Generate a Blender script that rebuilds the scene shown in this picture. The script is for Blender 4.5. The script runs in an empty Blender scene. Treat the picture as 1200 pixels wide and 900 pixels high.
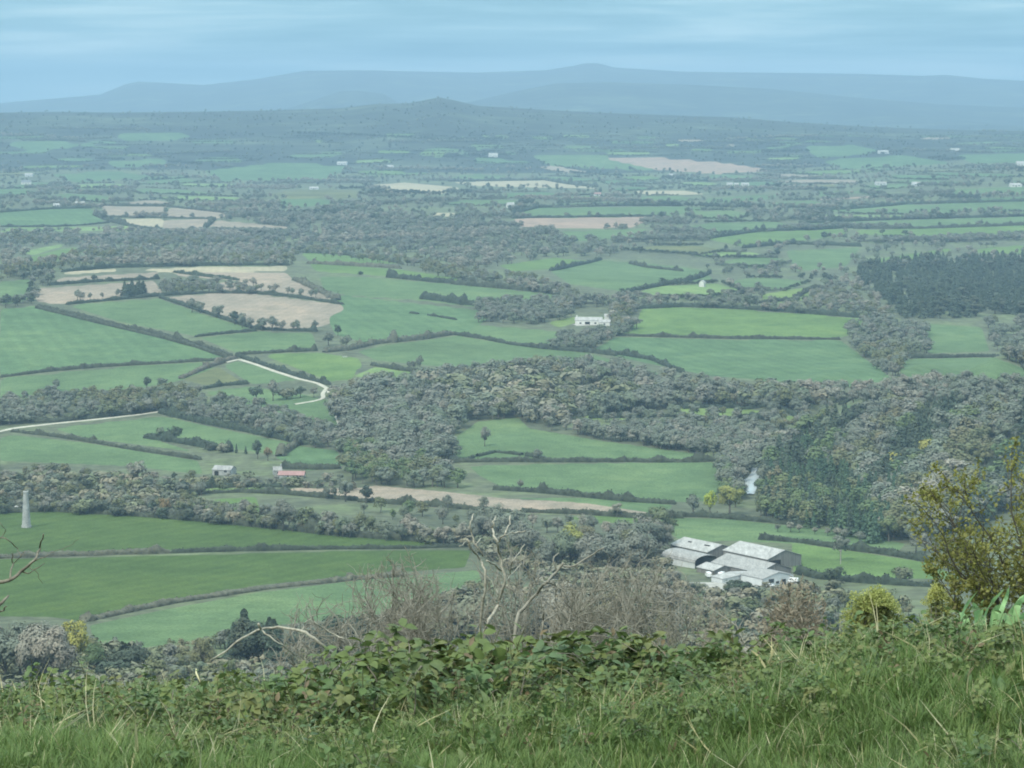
import bpy, bmesh, math, random
import numpy as np
from mathutils import Vector, Matrix, noise as mnoise
S = bpy.context.scene
COL = S.collection
RNG = np.random.default_rng(7)
random.seed(11)
R = math.radians

# ------------------------------------------------------------------ camera
EYE = 250.0
FOC = 3087.0                       # focal length for a 1200 px wide frame
PITCH = R(6.2)
CP, SP = math.cos(PITCH), math.sin(PITCH)
cam = bpy.data.cameras.new("camera")
camo = bpy.data.objects.new("camera", cam); COL.objects.link(camo)
camo.location = (0, 0, EYE); camo.rotation_euler = (math.pi/2-PITCH, 0, 0)
cam.sensor_width = 36.0; cam.lens = 36.0*FOC/1200.0
cam.clip_start = 0.1; cam.clip_end = 90000
S.camera = camo

# ------------------------------------------------------------------ terrain shape (metres; the valley floor is near 0)
PD = np.array([0, 5, 7.2, 8.7, 10, 12, 16, 30, 45, 70, 100, 200, 300, 600, 900, 1200, 1500, 1800, 2300, 3000, 5000, 8000, 12000, 40000.])
PZ = np.array([248.3, 248.3, 248.22, 248.0, 247.6, 246.8, 245.0, 240.5, 236, 229, 221, 195, 168, 98, 47, 21, 8, 2, 2, 10, 32, 50, 55, 60.])
_h = np.diff(PD); _dl = np.diff(PZ)/_h
_m = np.zeros_like(PZ)
for i in range(1, len(PD)-1):
    if _dl[i-1]*_dl[i] > 0:
        w1 = 2*_h[i]+_h[i-1]; w2 = _h[i]+2*_h[i-1]
        _m[i] = (w1+w2)/(w1/_dl[i-1]+w2/_dl[i])
_m[-1] = _dl[-1]
def profile(d):
    d = np.clip(d, 0, 39999)
    i = np.clip(np.searchsorted(PD, d, side='right')-1, 0, len(PD)-2)
    t = (d-PD[i])/_h[i]
    return ((2*t**3-3*t**2+1)*PZ[i] + (t**3-2*t**2+t)*_h[i]*_m[i] + (-2*t**3+3*t**2)*PZ[i+1] + (t**3-t**2)*_h[i]*_m[i+1])
def sstep(a, b, x):
    t = np.clip((x-a)/(b-a), 0, 1); return t*t*(3-2*t)
RIDGE = ([-900,-300,0,60,150,300,400,440,480,500,515,530,560,640,720,860,920,1000,1100,1200,1500,2200],
         [140,128,132,131,132,130,127,122,121,117,114,117,124,129,133,138,143,148,152,154,150,156])
MOOR_A = ([-900,0,300,400,420,450,480,550,600,650,720,800,900,1000,1100,1200,1600,2200],
          [150,150,140,107,106,110,127,120,109,99,97,99,104,114,122,126,118,130])
MOOR_B = ([-900,-400,0,50,120,150,165,240,300,360,440,560,640,672,685,700,720,800,930,1000,1080,1105,1150,1200,1500,2200],
          [130,112,122,117,111,99,96,100,93,83,83,85,82,77,74,74,79,84,86,87,89,88,93,96,104,120])
def SPUR_PHASE(x, y): return (0.95*x-0.32*y)/78.*2*math.pi
def vz(v, d):                      # height of a point seen at photo row v at distance d
    a = PITCH + math.pi*0
    ang = PITCH + np.arctan((np.asarray(v, float)-450)/FOC)
    return EYE - d*np.tan(ang)
def H(x, y):
    x = np.asarray(x, float); y = np.asarray(y, float)
    d = np.hypot(x, y)
    z = profile(d)
    # the bank by the road: lower to one side, higher to the other
    k = np.exp(-((d-8.3)/3.2)**2)
    z = z + k*(0.165*sstep(0.45, 1.6, x) - 0.05*sstep(0.1, -1.2, x)) 
    nb = np.exp(-(d/20.)**2)
    z = z + nb*(0.03*np.sin(x*2.1+y*0.7)+0.025*np.sin(y*2.7-x*1.1+1.)+0.015*np.sin(x*5.3+2)+0.012*np.sin(y*6.1+x*2))
    # undulating valley
    f = sstep(1250, 2200, d)
    und = 6*np.sin(x/210.+1.3+0.6*np.sin(y/700.)) + 6*np.sin(y/330.+x/600.+0.4) + 4*np.sin((x+y)/170.+2.0)*0.6
    z = z + f*und*(1-0.55*sstep(4000, 7000, d))
    far = sstep(3800, 6500, d)
    z = z + far*(16*np.sin(x/620.+y/1500.+0.5)+14*np.sin(y/900.-x/1400.+2.1)+9*np.sin(x/330.+1.0+y/2600.))
    front = np.where(y > 0, 1.0, 0.0)
    def g(cx, cy, a, sx, sy): return a*np.exp(-((x-cx)/sx)**2-((y-cy)/sy)**2)
    spur = np.exp(-((x-330)/150)**4-((y-1950)/270)**4)
    z = z + front*(g(-520, 3150, 42, 650, 650) + g(500, 1930, 58, 230, 300)+spur*7*np.sin(SPUR_PHASE(x, y)) + g(170, 1850, -9, 120, 300) + g(1000, 5200, 30, 900, 900) + g(600, 3000, 14, 500, 300))
    # ridges far away
    ang = np.where(y > 1, x/np.maximum(y, 1), np.where(x > 0, 10, -10))
    u = 600 + ang*FOC*CP*1.006
    zr = vz(np.interp(u, *RIDGE), 10000.); za = vz(np.interp(u, *MOOR_A), 16500.); zb = vz(np.interp(u, *MOOR_B), 22000.)
    s1 = sstep(6700, 10000, d)*(1-0.6*sstep(10100, 12600, d))
    z1 = z + (zr-z)*s1
    s2 = sstep(14000, 16500, d)*(1-0.55*sstep(16600, 18800, d))
    s3 = sstep(17600, 22000, d)
    fold = (22*np.sin(x/900.+y/2100.)+15*np.sin(x/430.-y/1300.+1.)+9*np.sin(x/210.+y/700.+2.))
    fold = fold*np.sin(np.clip((d-13500)/(16500-13500), 0, 1)*math.pi)+fold*np.sin(np.clip((d-17000)/(22000-17000), 0, 1)*math.pi)
    z2 = z1 + (za-z1)*s2
    z3 = np.where(s3 > 0, np.maximum(z2, z2+(zb-z2)*s3), z2)
    return z3+fold*(y > 0)
TS = np.concatenate([np.geomspace(30, 900, 150), np.geomspace(905, 30000, 900)])
def rays(u, v):
    u = np.asarray(u, float); v = np.asarray(v, float)
    xc = (u-600)/FOC; yc = -(v-450)/FOC
    dx = xc; dy = CP+yc*SP; dz = -SP+yc*CP
    return dx/dy, dz/dy
def unproject(u, v, near=None):
    """ground point seen at photo pixel (u, v): arrays -> (N,3)"""
    u = np.atleast_1d(np.asarray(u, float)); v = np.atleast_1d(np.asarray(v, float))
    out = np.zeros((len(u), 3))
    ts = TS if near is None else near
    for a in range(0, len(u), 3000):
        sx, sz = rays(u[a:a+3000], v[a:a+3000])
        Y = ts[None, :]; X = sx[:, None]*Y; Z = EYE+sz[:, None]*Y
        diff = Z-H(X, np.broadcast_to(Y, X.shape))
        hit = diff < 0
        first = np.where(hit.any(1), hit.argmax(1), len(ts)-1); first = np.maximum(first, 1)
        r = np.arange(len(first))
        d0 = diff[r, first-1]; d1 = diff[r, first]
        t = np.clip(np.where(np.abs(d0-d1) > 1e-9, d0/(d0-d1), 1), 0, 1)
        y = ts[first-1]+(ts[first]-ts[first-1])*t
        x = sx*y
        out[a:a+3000] = np.stack([x, y, H(x, y)], 1)
    return out
NEARTS = np.linspace(4, 30, 400)
def at(u, v, d):                   # world point at pixel and forward distance
    sx, sz = rays(u, v)
    return np.array([sx*d, d, EYE+sz*d])
def project(P):
    P = np.asarray(P, float)
    x, y, z = P[..., 0], P[..., 1], P[..., 2]-EYE
    fw = y*CP-z*SP; up = y*SP+z*CP
    fw = np.where(fw < 0.01, 0.01, fw)
    return 600+FOC*x/fw, 450-FOC*up/fw
def inpoly(u, v, poly):
    u = np.asarray(u, float); v = np.asarray(v, float)
    c = np.zeros(u.shape, bool); n = len(poly); j = n-1
    for i in range(n):
        xi, yi = poly[i]; xj, yj = poly[j]
        if yi != yj:
            c ^= ((yi > v) != (yj > v)) & (u < (xj-xi)*(v-yi)/(yj-yi)+xi)
        j = i
    return c

# ------------------------------------------------------------------ linking helpers
def tag(o, label=None, cat=None, group=None, kind=None):
    if label: o['label'] = label
    if cat: o['category'] = cat
    if group: o['group'] = group
    if kind: o['kind'] = kind
    return o
def link(name, me, parent=None):
    o = bpy.data.objects.new(name, me); COL.objects.link(o)
    if parent: o.parent = parent
    return o
def empty(name, loc, rz=0.0, scale=1.0):
    o = bpy.data.objects.new(name, None); COL.objects.link(o)
    o.empty_display_size = 0.2
    o.location = loc; o.rotation_euler = (0, 0, rz); o.scale = (scale,)*3
    return o
def mesh(name, V, F, mat=None, smooth=False):
    """V (N,3); F (M,k) array or list"""
    me = bpy.data.meshes.new(name)
    V = np.asarray(V, np.float32)
    if isinstance(F, np.ndarray) and F.ndim == 2:
        k = F.shape[1]; n = len(F)
        me.vertices.add(len(V)); me.vertices.foreach_set('co', V.ravel())
        me.loops.add(n*k); me.loops.foreach_set('vertex_index', F.astype(np.int32).ravel())
        me.polygons.add(n); me.polygons.foreach_set('loop_start', np.arange(0, n*k, k, dtype=np.int32))
        me.update(calc_edges=True)
    else:
        me.from_pydata([tuple(map(float, p)) for p in V], [], [tuple(map(int, f)) for f in F]); me.update()
    if mat: me.materials.append(mat)
    if smooth: me.polygons.foreach_set('use_smooth', np.ones(len(me.polygons), bool))
    return me
class MB:
    """collects shapes into one mesh"""
    def __init__(s): s.v = []; s.f = []; s.n = 0
    def add(s, V, F):
        V = np.asarray(V, float); s.v.append(V)
        for f in F: s.f.append(tuple(int(i)+s.n for i in f))
        s.n += len(V)
    def box(s, x0, x1, y0, y1, z0, z1):
        s.add([(x0,y0,z0),(x1,y0,z0),(x1,y1,z0),(x0,y1,z0),(x0,y0,z1),(x1,y0,z1),(x1,y1,z1),(x0,y1,z1)],
              [(0,3,2,1),(4,5,6,7),(0,1,5,4),(1,2,6,5),(2,3,7,6),(3,0,4,7)])
    def slab(s, pts, n):
        """thick polygon: pts outline, n offset vector"""
        P = np.asarray(pts, float); Q = P+np.asarray(n, float); k = len(P)
        s.add(np.vstack([P, Q]), [tuple(range(k))[::-1], tuple(range(k, 2*k))]+[(i, (i+1) % k, k+(i+1) % k, k+i) for i in range(k)])
    def tube(s, P, r, seg=6, cap=True):
        P = np.asarray(P, float); r = np.broadcast_to(np.asarray(r, float), (len(P),)) if np.ndim(r) == 0 else np.asarray(r, float)
        n = len(P); V = []
        T = np.gradient(P, axis=0)
        T /= np.maximum(np.linalg.norm(T, axis=1, keepdims=True), 1e-9)
        ref = np.array([0.31, 0.17, 0.93]) if abs(T[0][2]) < 0.85 else np.array([1., 0.1, 0])
        A = np.cross(T, ref); A /= np.maximum(np.linalg.norm(A, axis=1, keepdims=True), 1e-9)
        B = np.cross(T, A)
        a = np.arange(seg)*2*math.pi/seg
        V = (P[:, None, :]+r[:, None, None]*(np.cos(a)[None, :, None]*A[:, None, :]+np.sin(a)[None, :, None]*B[:, None, :])).reshape(-1, 3)
        F = [(i*seg+j, i*seg+(j+1) % seg, (i+1)*seg+(j+1) % seg, (i+1)*seg+j) for i in range(n-1) for j in range(seg)]
        if cap: F += [tuple(range(seg))[::-1], tuple((n-1)*seg+j for j in range(seg))]
        s.add(V, F)
    def data(s, name, mat, smooth=False):
        return mesh(name, np.vstack(s.v), s.f, mat, smooth)
    def build(s, name, mat, parent=None, smooth=False):
        return link(name, s.data(name, mat, smooth), parent)

# ------------------------------------------------------------------ materials
def nt(name):
    m = bpy.data.materials.new(name); m.use_nodes = True
    t = m.node_tree; b = t.nodes['Principled BSDF']
    return m, t, b
def N(t, typ, **k):
    n = t.nodes.new(typ)
    for a, v in k.items(): setattr(n, a, v)
    return n
def noise(t, scale, detail=4, rough=0.6, vec=None, dist=0.0):
    n = N(t, 'ShaderNodeTexNoise'); n.inputs['Scale'].default_value = scale; n.inputs['Detail'].default_value = detail
    n.inputs['Roughness'].default_value = rough; n.inputs['Distortion'].default_value = dist
    if vec is not None: t.links.new(vec, n.inputs['Vector'])
    return n
def ramp(t, fac, stops):
    r = N(t, 'ShaderNodeValToRGB'); e = r.color_ramp.elements
    while len(e) < len(stops): e.new(0.5)
    for q, (p, c) in zip(e, stops): q.position = p; q.color = (*c, 1)
    t.links.new(fac, r.inputs['Fac']); return r
def mixc(t, fac, a, b, mode='MIX'):
    m = N(t, 'ShaderNodeMix', data_type='RGBA', blend_type=mode)
    for sock, val in ((m.inputs[0], fac), (m.inputs[6], a), (m.inputs[7], b)):
        if hasattr(val, 'links') or hasattr(val, 'is_linked'): t.links.new(val, sock)
        elif isinstance(val, (int, float)): sock.default_value = val
        else: sock.default_value = (*val, 1)
    return m.outputs[2]
def wpos(t): return N(t, 'ShaderNodeNewGeometry').outputs['Position']
def surf(name, stops, scale, scale2=None, rough=0.9, amt2=0.3, local=False, spec=0.2, stretch=None):
    """noise-mottled surface; stops: colour ramp over the noise"""
    m, t, b = nt(name)
    vec = N(t, 'ShaderNodeTexCoord').outputs['Object'] if local else wpos(t)
    if stretch:
        mp = N(t, 'ShaderNodeMapping'); mp.inputs['Scale'].default_value = stretch; t.links.new(vec, mp.inputs['Vector']); vec = mp.outputs[0]
    n = noise(t, scale, 5, 0.62, vec)
    c = ramp(t, n.outputs['Fac'], stops).outputs['Color']
    if scale2:
        n2 = noise(t, scale2, 3, 0.6, vec)
        g = ramp(t, n2.outputs['Fac'], [(0.3, (1-amt2,)*3), (0.7, (1+amt2,)*3)])
        c = mixc(t, 1.0, c, g.outputs['Color'], 'MULTIPLY')
    t.links.new(c, b.inputs['Base Color'])
    b.inputs['Roughness'].default_value = rough; b.inputs['Specular IOR Level'].default_value = spec
    return m
def sc(c, k): return tuple(x*k for x in c)
def vary(name, cols, scale=3.0, rough=0.85, trans=0.0, spec=0.25, amt=0.35):
    """foliage / bark: colour picked per object or instance, mottled over the thing"""
    m, t, b = nt(name)
    oi = N(t, 'ShaderNodeObjectInfo')
    if len(cols) == 1: cols = [cols[0], sc(cols[0], 0.85)]
    n = len(cols)
    r = ramp(t, oi.outputs['Random'], [((i+0.5)/n, c) for i, c in enumerate(cols)])
    nn = noise(t, scale, 3, 0.6, N(t, 'ShaderNodeTexCoord').outputs['Object'])
    g = ramp(t, nn.outputs['Fac'], [(0.3, (1-amt,)*3), (0.7, (1+amt,)*3)])
    c = mixc(t, 1.0, r.outputs['Color'], g.outputs['Color'], 'MULTIPLY')
    t.links.new(c, b.inputs['Base Color'])
    b.inputs['Roughness'].default_value = rough; b.inputs['Specular IOR Level'].default_value = spec
    if trans:
        tr = N(t, 'ShaderNodeBsdfTranslucent'); t.links.new(c, tr.inputs['Color'])
        mx = N(t, 'ShaderNodeMixShader'); mx.inputs[0].default_value = trans
        t.links.new(b.outputs[0], mx.inputs[1]); t.links.new(tr.outputs[0], mx.inputs[2])
        t.links.new(mx.outputs[0], t.nodes['Material Output'].inputs['Surface'])
    return m
def field_mat(name, base, var=0.25, line=0.0, ang=0.0, period=12.0):
    """worked land: broad patches, fine tilth, faint drill or mowing lines"""
    m, t, b = nt(name)
    p = wpos(t)
    a = noise(t, 0.008, 6, 0.68, p, 0.6); f = noise(t, 0.045, 6, 0.75, p, 0.3); q = noise(t, 0.8, 2, 0.6, p)
    c = ramp(t, a.outputs['Fac'], [(0.3, sc(base, 1-var)), (0.52, base), (0.75, (base[0]*(1+var*1.5), base[1]*(1+var*0.9), base[2]*(1+var*0.6)))]).outputs['Color']
    g = ramp(t, f.outputs['Fac'], [(0.32, (0.76, 0.80, 0.78)), (0.68, (1.24, 1.2, 1.2))])
    c = mixc(t, 1.0, c, g.outputs['Color'], 'MULTIPLY')
    g2 = ramp(t, q.outputs['Fac'], [(0.35, (0.78,)*3), (0.65, (1.22,)*3)])
    c = mixc(t, 1.0, c, g2.outputs['Color'], 'MULTIPLY')
    if line:
        mp = N(t, 'ShaderNodeMapping'); mp.inputs['Rotation'].default_value = (0, 0, ang); t.links.new(p, mp.inputs['Vector'])
        w = N(t, 'ShaderNodeTexWave'); w.inputs['Scale'].default_value = 0.314/period*1.0; w.inputs['Distortion'].default_value = 1.5; w.inputs['Detail'].default_value = 2
        t.links.new(mp.outputs[0], w.inputs['Vector'])
        g3 = ramp(t, w.outputs['Fac'], [(0.2, (1-line,)*3), (0.8, (1+line,)*3)])
        c = mixc(t, 1.0, c, g3.outputs['Color'], 'MULTIPLY')
    t.links.new(c, b.inputs['Base Color'])
    b.inputs['Roughness'].default_value = 0.95; b.inputs['Specular IOR Level'].default_value = 0.1
    return m
# ------------------------------------------------------------------ sky, sun, haze
SUN_EL, SUN_AZ = R(48), R(215)          # azimuth clockwise from +Y: behind, over one shoulder
def make_sky():
    w = bpy.data.worlds.new("World"); S.world = w; w.use_nodes = True
    t = w.node_tree; bg = t.nodes['Background']
    sky = N(t, 'ShaderNodeTexSky', sky_type='NISHITA'); sky.sun_disc = False
    sky.sun_elevation = SUN_EL; sky.sun_rotation = SUN_AZ; sky.altitude = 300; sky.dust_density = 2.0; sky.ozone_density = 1.5
    co = N(t, 'ShaderNodeTexCoord').outputs['Generated']
    mp = N(t, 'ShaderNodeMapping'); mp.inputs['Scale'].default_value = (3.2, 3.2, 46); t.links.new(co, mp.inputs['Vector'])
    n1 = noise(t, 1.6, 6, 0.55, mp.outputs[0], 0.3)
    # overcast: a cloud deck with soft grey-blue layers
    cl = ramp(t, n1.outputs['Fac'], [(0.36, SKY_LO), (0.5, SKY_MID), (0.64, SKY_HI)])
    sep = N(t, 'ShaderNodeSeparateXYZ'); t.links.new(co, sep.inputs[0])
    up = N(t, 'ShaderNodeMapRange', interpolation_type='SMOOTHSTEP'); up.inputs[1].default_value = 0.05; up.inputs[2].default_value = 0.8
    t.links.new(sep.outputs[2], up.inputs[0])
    deck = mixc(t, up.outputs[0], cl.outputs[0], SKY_ZEN)
    c = mixc(t, 0.88, sky.outputs[0], deck)
    t.links.new(c, bg.inputs['Color']); bg.inputs['Strength'].default_value = 0.1
    l = bpy.data.lights.new("sun", 'SUN'); l.energy = SUN_E; l.angle = R(14); l.color = (1.0, 0.96, 0.84)
    o = bpy.data.objects.new("sun", l); COL.objects.link(o)
    o.location = (0, -50, 400)
    d = Vector((math.sin(SUN_AZ)*math.cos(SUN_EL), math.cos(SUN_AZ)*math.cos(SUN_EL), math.sin(SUN_EL)))
    o.rotation_euler = d.to_track_quat('Z', 'Y').to_euler()
SKY_LO, SKY_MID, SKY_HI = (0.9, 2.5, 3.3), (2.3, 4.2, 5.0), (4.9, 6.6, 7.0)
SKY_ZEN, SUN_E = (9.9, 11.9, 12.3), 2.3
HAZE_D, HAZE_C = 7.9e-5, (0.405, 0.595, 0.80)
def make_haze():
    mb = MB(); mb.box(-28500, 28500, -28500, 28500, -80, 600)
    m = bpy.data.materials.new("haze_air"); m.use_nodes = True; t = m.node_tree
    t.nodes.remove(t.nodes['Principled BSDF'])
    v = N(t, 'ShaderNodeVolumePrincipled'); v.inputs['Density'].default_value = HAZE_D; v.inputs['Color'].default_value = (*HAZE_C, 1); v.inputs['Anisotropy'].default_value = 0.0
    t.links.new(v.outputs[0], t.nodes['Material Output'].inputs['Volume'])
    o = mb.build("haze", m); tag(o, 'pale blue haze hanging in the air over the whole valley', 'haze', kind='stuff')
make_sky(); make_haze()
S.view_settings.view_transform = 'Standard'; S.view_settings.look = 'None'; S.view_settings.gamma = 1.0
S.view_settings.use_curve_mapping = False; S.view_settings.exposure = 0.68
S.render.engine = 'CYCLES'
cy = S.cycles
cy.use_denoising = True; cy.max_bounces = 6; cy.diffuse_bounces = 2; cy.glossy_bounces = 2; cy.transmission_bounces = 2; cy.volume_bounces = 2
cy.use_adaptive_sampling = False; cy.filter_width = 1.9
S.render.film_transparent = False

# ------------------------------------------------------------------ fields (outlines seen in the photograph, laid out on the terrain)
M = {}
M['bright'] = field_mat('pasture_bright', (0.103, 0.166, 0.056))
M['green'] = field_mat('pasture', (0.096, 0.152, 0.070))
M['deep'] = field_mat('pasture_deep', (0.058, 0.096, 0.027), line=0.05, ang=0.5)
M['crop'] = field_mat('young_crop', (0.085, 0.145, 0.068), line=0.045, ang=-0.3, period=14)
M['pale'] = field_mat('pale_pasture', (0.15, 0.22, 0.085))
M['rough'] = field_mat('rough_grass', (0.12, 0.135, 0.065), 0.4)
M['tan'] = field_mat('tilled_soil', (0.25, 0.212, 0.165), 0.18, line=0.03, ang=0.2, period=9)
M['buff'] = field_mat('dry_stubble', (0.33, 0.295, 0.205), 0.14, line=0.03, ang=-0.1, period=9)
M['pink'] = field_mat('tilled_pink_soil', (0.28, 0.21, 0.165), 0.18)
M['lime'] = field_mat('lime_grass', (0.145, 0.205, 0.07))  # light lime-green grass colour
FN = {'bright': 'pasture_field', 'green': 'pasture_field', 'deep': 'pasture_field', 'crop': 'crop_field', 'pale': 'pasture_field', 'rough': 'rough_field',
      'tan': 'ploughed_field', 'buff': 'stubble_field', 'pink': 'ploughed_field', 'lime': 'pasture_field'}
FIELDS = [
 ('crop', [(0,247),(60,244),(108,244),(112,254),(128,261),(100,263),(0,266)]), ('pale', [(0,268),(90,265),(150,264),(160,268),(90,271),(0,272)]),
 ('tan', [(118,241),(193,242),(190,254),(125,253)]), ('tan', [(198,243),(262,249),(280,252),(250,256),(194,255)]),
 ('buff', [(127,256),(190,256),(192,262),(188,269),(165,266)]), ('tan', [(192,257),(250,257),(240,268),(190,269)]), ('tan', [(253,258),(340,266),(334,274),(243,268)]),
 ('bright', [(10,311),(35,301),(75,291),(105,291),(80,303),(50,308)]), ('pale', [(22,296),(50,290),(72,286),(75,288),(40,299)]), ('green', [(0,330),(40,327),(32,352),(0,358)]),
 ('buff', [(72,321),(80,318),(137,315),(137,318),(78,322)]), ('buff', [(160,316),(230,313),(338,312),(335,318),(205,320)]),
 ('tan', [(55,333),(75,325),(186,319),(183,326),(60,334)]), ('tan', [(41,355),(43,338),(180,329),(192,344),(150,348),(80,355)]),
 ('tan', [(205,320),(335,319),(345,328),(300,332),(265,328),(210,324)]), ('tan', [(255,331),(345,329),(395,351),(330,347),(262,340)]),
 ('tan', [(195,348),(250,344),(300,345),(400,357),(407,366),(388,379),(360,387),(305,385),(250,370)]),
 ('green', [(80,358),(186,350),(245,371),(297,386),(230,394),(140,377)]), ('green', [(235,396),(300,389),(366,390),(372,410),(278,414)]),
 ('crop', [(0,362),(42,359),(150,386),(272,418),(120,429),(0,441)]), ('green', [(0,444),(120,432),(262,423),(230,442),(160,456),(60,461),(0,476)]),
 ('bright', [(308,416),(372,413),(420,420),(425,430),(390,448)]), ('rough', [(213,445),(256,430),(287,449),(240,451)]),
 ('green', [(262,429),(277,423),(300,428),(350,446),(295,450)]), ('green', [(240,459),(290,453),(345,460),(388,470),(400,510),(340,490),(270,472)]),
 ('bright', [(352,296),(390,296),(470,309),(400,308),(362,305)]), ('bright', [(362,309),(400,311),(470,316),(535,326),(540,331),(430,322),(370,318)]),
 ('green', [(375,325),(430,325),(540,334),(640,344),(675,350),(660,360),(560,360),(490,352),(400,345),(378,338)]),
 ('crop', [(380,344),(490,356),(585,366),(545,390),(430,402),(392,392),(385,372),(405,362),(395,352)]),
 ('green', [(418,412),(450,405),(535,394),(600,404),(690,414),(770,436),(775,446),(640,425),(520,430),(440,422)]),
 ('bright', [(380,422),(405,418),(421,428),(412,445),(392,446)]), ('pale', [(414,441),(440,430),(505,438),(475,448)]),
 ('bright', [(585,311),(650,302),(692,306),(650,315),(600,318)]), ('green', [(645,318),(700,305),(750,308),(800,313),(830,318),(780,330),(735,342),(668,333)]),
 ('green', [(640,279),(660,271),(760,268),(745,278),(680,283)]), ('green', [(600,251),(625,244),(800,242),(830,244),(790,253),(605,255)]),
 ('pink', [(600,256),(700,255),(768,254),(740,267),(615,268)]), ('buff', [(430,217),(475,214),(541,220),(515,228),(470,226)]), ('buff', [(525,213),(640,212),(702,221),(640,220),(560,218)]),
 ('green', [(620,181),(660,180),(722,184),(780,200),(700,198),(640,193)]), ('pink', [(708,186),(760,184),(850,191),(908,200),(840,204),(770,199)]),
 ('bright', [(752,362),(800,360),(900,365),(1025,374),(1015,384),(985,396),(860,394),(728,391),(745,380)]),
 ('crop', [(722,395),(860,398),(985,399),(1050,447),(1000,455),(830,440),(692,412)]),
 ('green', [(560,381),(650,388),(700,400),(625,403),(535,393)]), ('lime', [(640,378),(675,371),(676,378),(655,384)]),
 ('green', [(1070,378),(1150,383),(1160,412),(1088,414)]), ('green', [(1045,421),(1165,419),(1200,432),(1230,450),(1200,446),(1060,442)]),
 ('lime', [(893,345),(955,335),(962,338),(940,352),(895,356)]), ('bright', [(826,280),(890,272),(1000,268),(985,276),(925,284),(880,290)]),
 ('green', [(935,262),(1060,258),(1240,253),(1240,262),(1060,266),(1000,266)]), ('bright', [(1005,270),(1200,264),(1240,264),(1240,275),(1100,277),(1000,274)]),
 ('green', [(920,294),(1008,290),(992,312),(935,318)]), ('bright', [(1012,306),(1110,291),(1122,292),(1060,307),(1015,316)]), ('bright', [(1148,291),(1240,285),(1240,297),(1140,297)]),
 ('green', [(958,225),(1030,222),(1035,226),(960,230)]), ('pink', [(958,232),(1060,227),(1075,230),(960,235)]), ('green', [(1112,222),(1240,217),(1240,227),(1120,229)]),
 ('green', [(935,247),(1060,240),(1240,236),(1240,246),(1050,250)]), ('crop', [(1080,236),(1240,230),(1240,234),(1090,239)]),
 ('green', [(825,233),(880,229),(915,228),(900,234),(830,238)]), ('green', [(796,318),(830,322),(838,330),(800,332)]),
 ('crop', [(940,172),(1000,170),(1040,178),(960,186)]), ('crop', [(960,188),(1060,182),(1120,192),(990,198)]), ('crop', [(1120,182),(1240,178),(1240,190),(1140,192)]),
 ('crop', [(0,168),(60,165),(110,170),(40,178)]), ('crop', [(240,200),(330,190),(410,195),(380,212),(260,212)]), ('crop', [(60,205),(130,200),(180,207),(90,214)]), ('crop', [(130,158),(210,155),(230,162),(150,166)]),
 ('crop', [(300,236),(360,232),(420,238),(350,243)]), ('rough', [(315,228),(350,222),(420,223),(420,232),(340,233)]), ('crop', [(120,190),(190,186),(200,192),(140,197)]),
 ('green', [(520,208),(560,204),(600,207),(560,212)]), ('buff', [(505,250),(535,249),(535,253),(510,254)]), ('buff', [(735,224),(800,223),(830,228),(760,228)]),
 ('green', [(535,512),(560,494),(607,489),(620,502),(700,516),(838,535),(842,539),(640,540),(545,541),(530,530)]),
 ('green', [(550,546),(640,544),(843,541),(846,572),(830,588),(760,588),(700,580),(590,572),(560,556)]),
 ('lime', [(785,486),(800,478),(860,477),(935,488),(930,496),(870,488)]), ('pale', [(683,488),(740,486),(740,491),(690,492)]), ('green', [(985,475),(1073,473),(1068,480),(990,483)]),
 ('pale', [(925,509),(965,508),(965,512),(926,513)]), ('pale', [(925,518),(985,518),(985,522),(926,522)]),
 ('green', [(62,502),(190,488),(260,503),(350,521),(345,535),(300,530),(240,520),(180,515),(170,512),(230,530),(100,513)]),
 ('green', [(0,512),(20,510),(100,519),(232,540),(238,556),(150,546),(0,540)]), ('crop', [(322,536),(345,522),(395,528),(405,545),(360,552)]),
 ('tan', [(325,577),(345,572),(420,572),(440,569),(520,576),(600,585),(690,589),(765,599),(758,607),(680,603),(600,600),(500,594),(420,587),(360,580)]),
 ('pale', [(250,572),(300,571),(330,574),(300,576),(215,577)]), ('green', [(137,583),(172,580),(165,587),(140,588)]), ('bright', [(225,587),(300,582),(305,600),(230,600)]),
 ('green', [(592,583),(700,584),(790,592),(775,603),(690,590)]),
 ('deep', [(-20,600),(60,598),(240,610),(400,628),(542,638),(450,641),(200,645),(-20,650)]),
 ('deep', [(-20,656),(200,651),(400,646),(552,645),(545,665),(420,674),(300,686),(200,705),(98,728),(60,723),(-20,722)]),
 ('green', [(105,733),(200,713),(300,695),(420,680),(560,668),(570,700),(440,720),(330,732),(240,748),(150,762),(110,750)]),
 ('green', [(775,607),(850,608),(960,620),(1062,637),(1050,648),(980,641),(930,637),(860,634),(800,634),(780,622)]),
 ('bright', [(928,637),(980,643),(1090,660),(1130,680),(1000,676),(930,672)]), ('green', [(1135,556),(1180,546),(1240,552),(1240,570),(1140,565)]),
 ('bright', [(655,605),(700,605),(780,607),(775,615),(690,612)]),
 ('green', [(1140,520),(1200,515),(1200,535),(1150,538)]),
]
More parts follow.
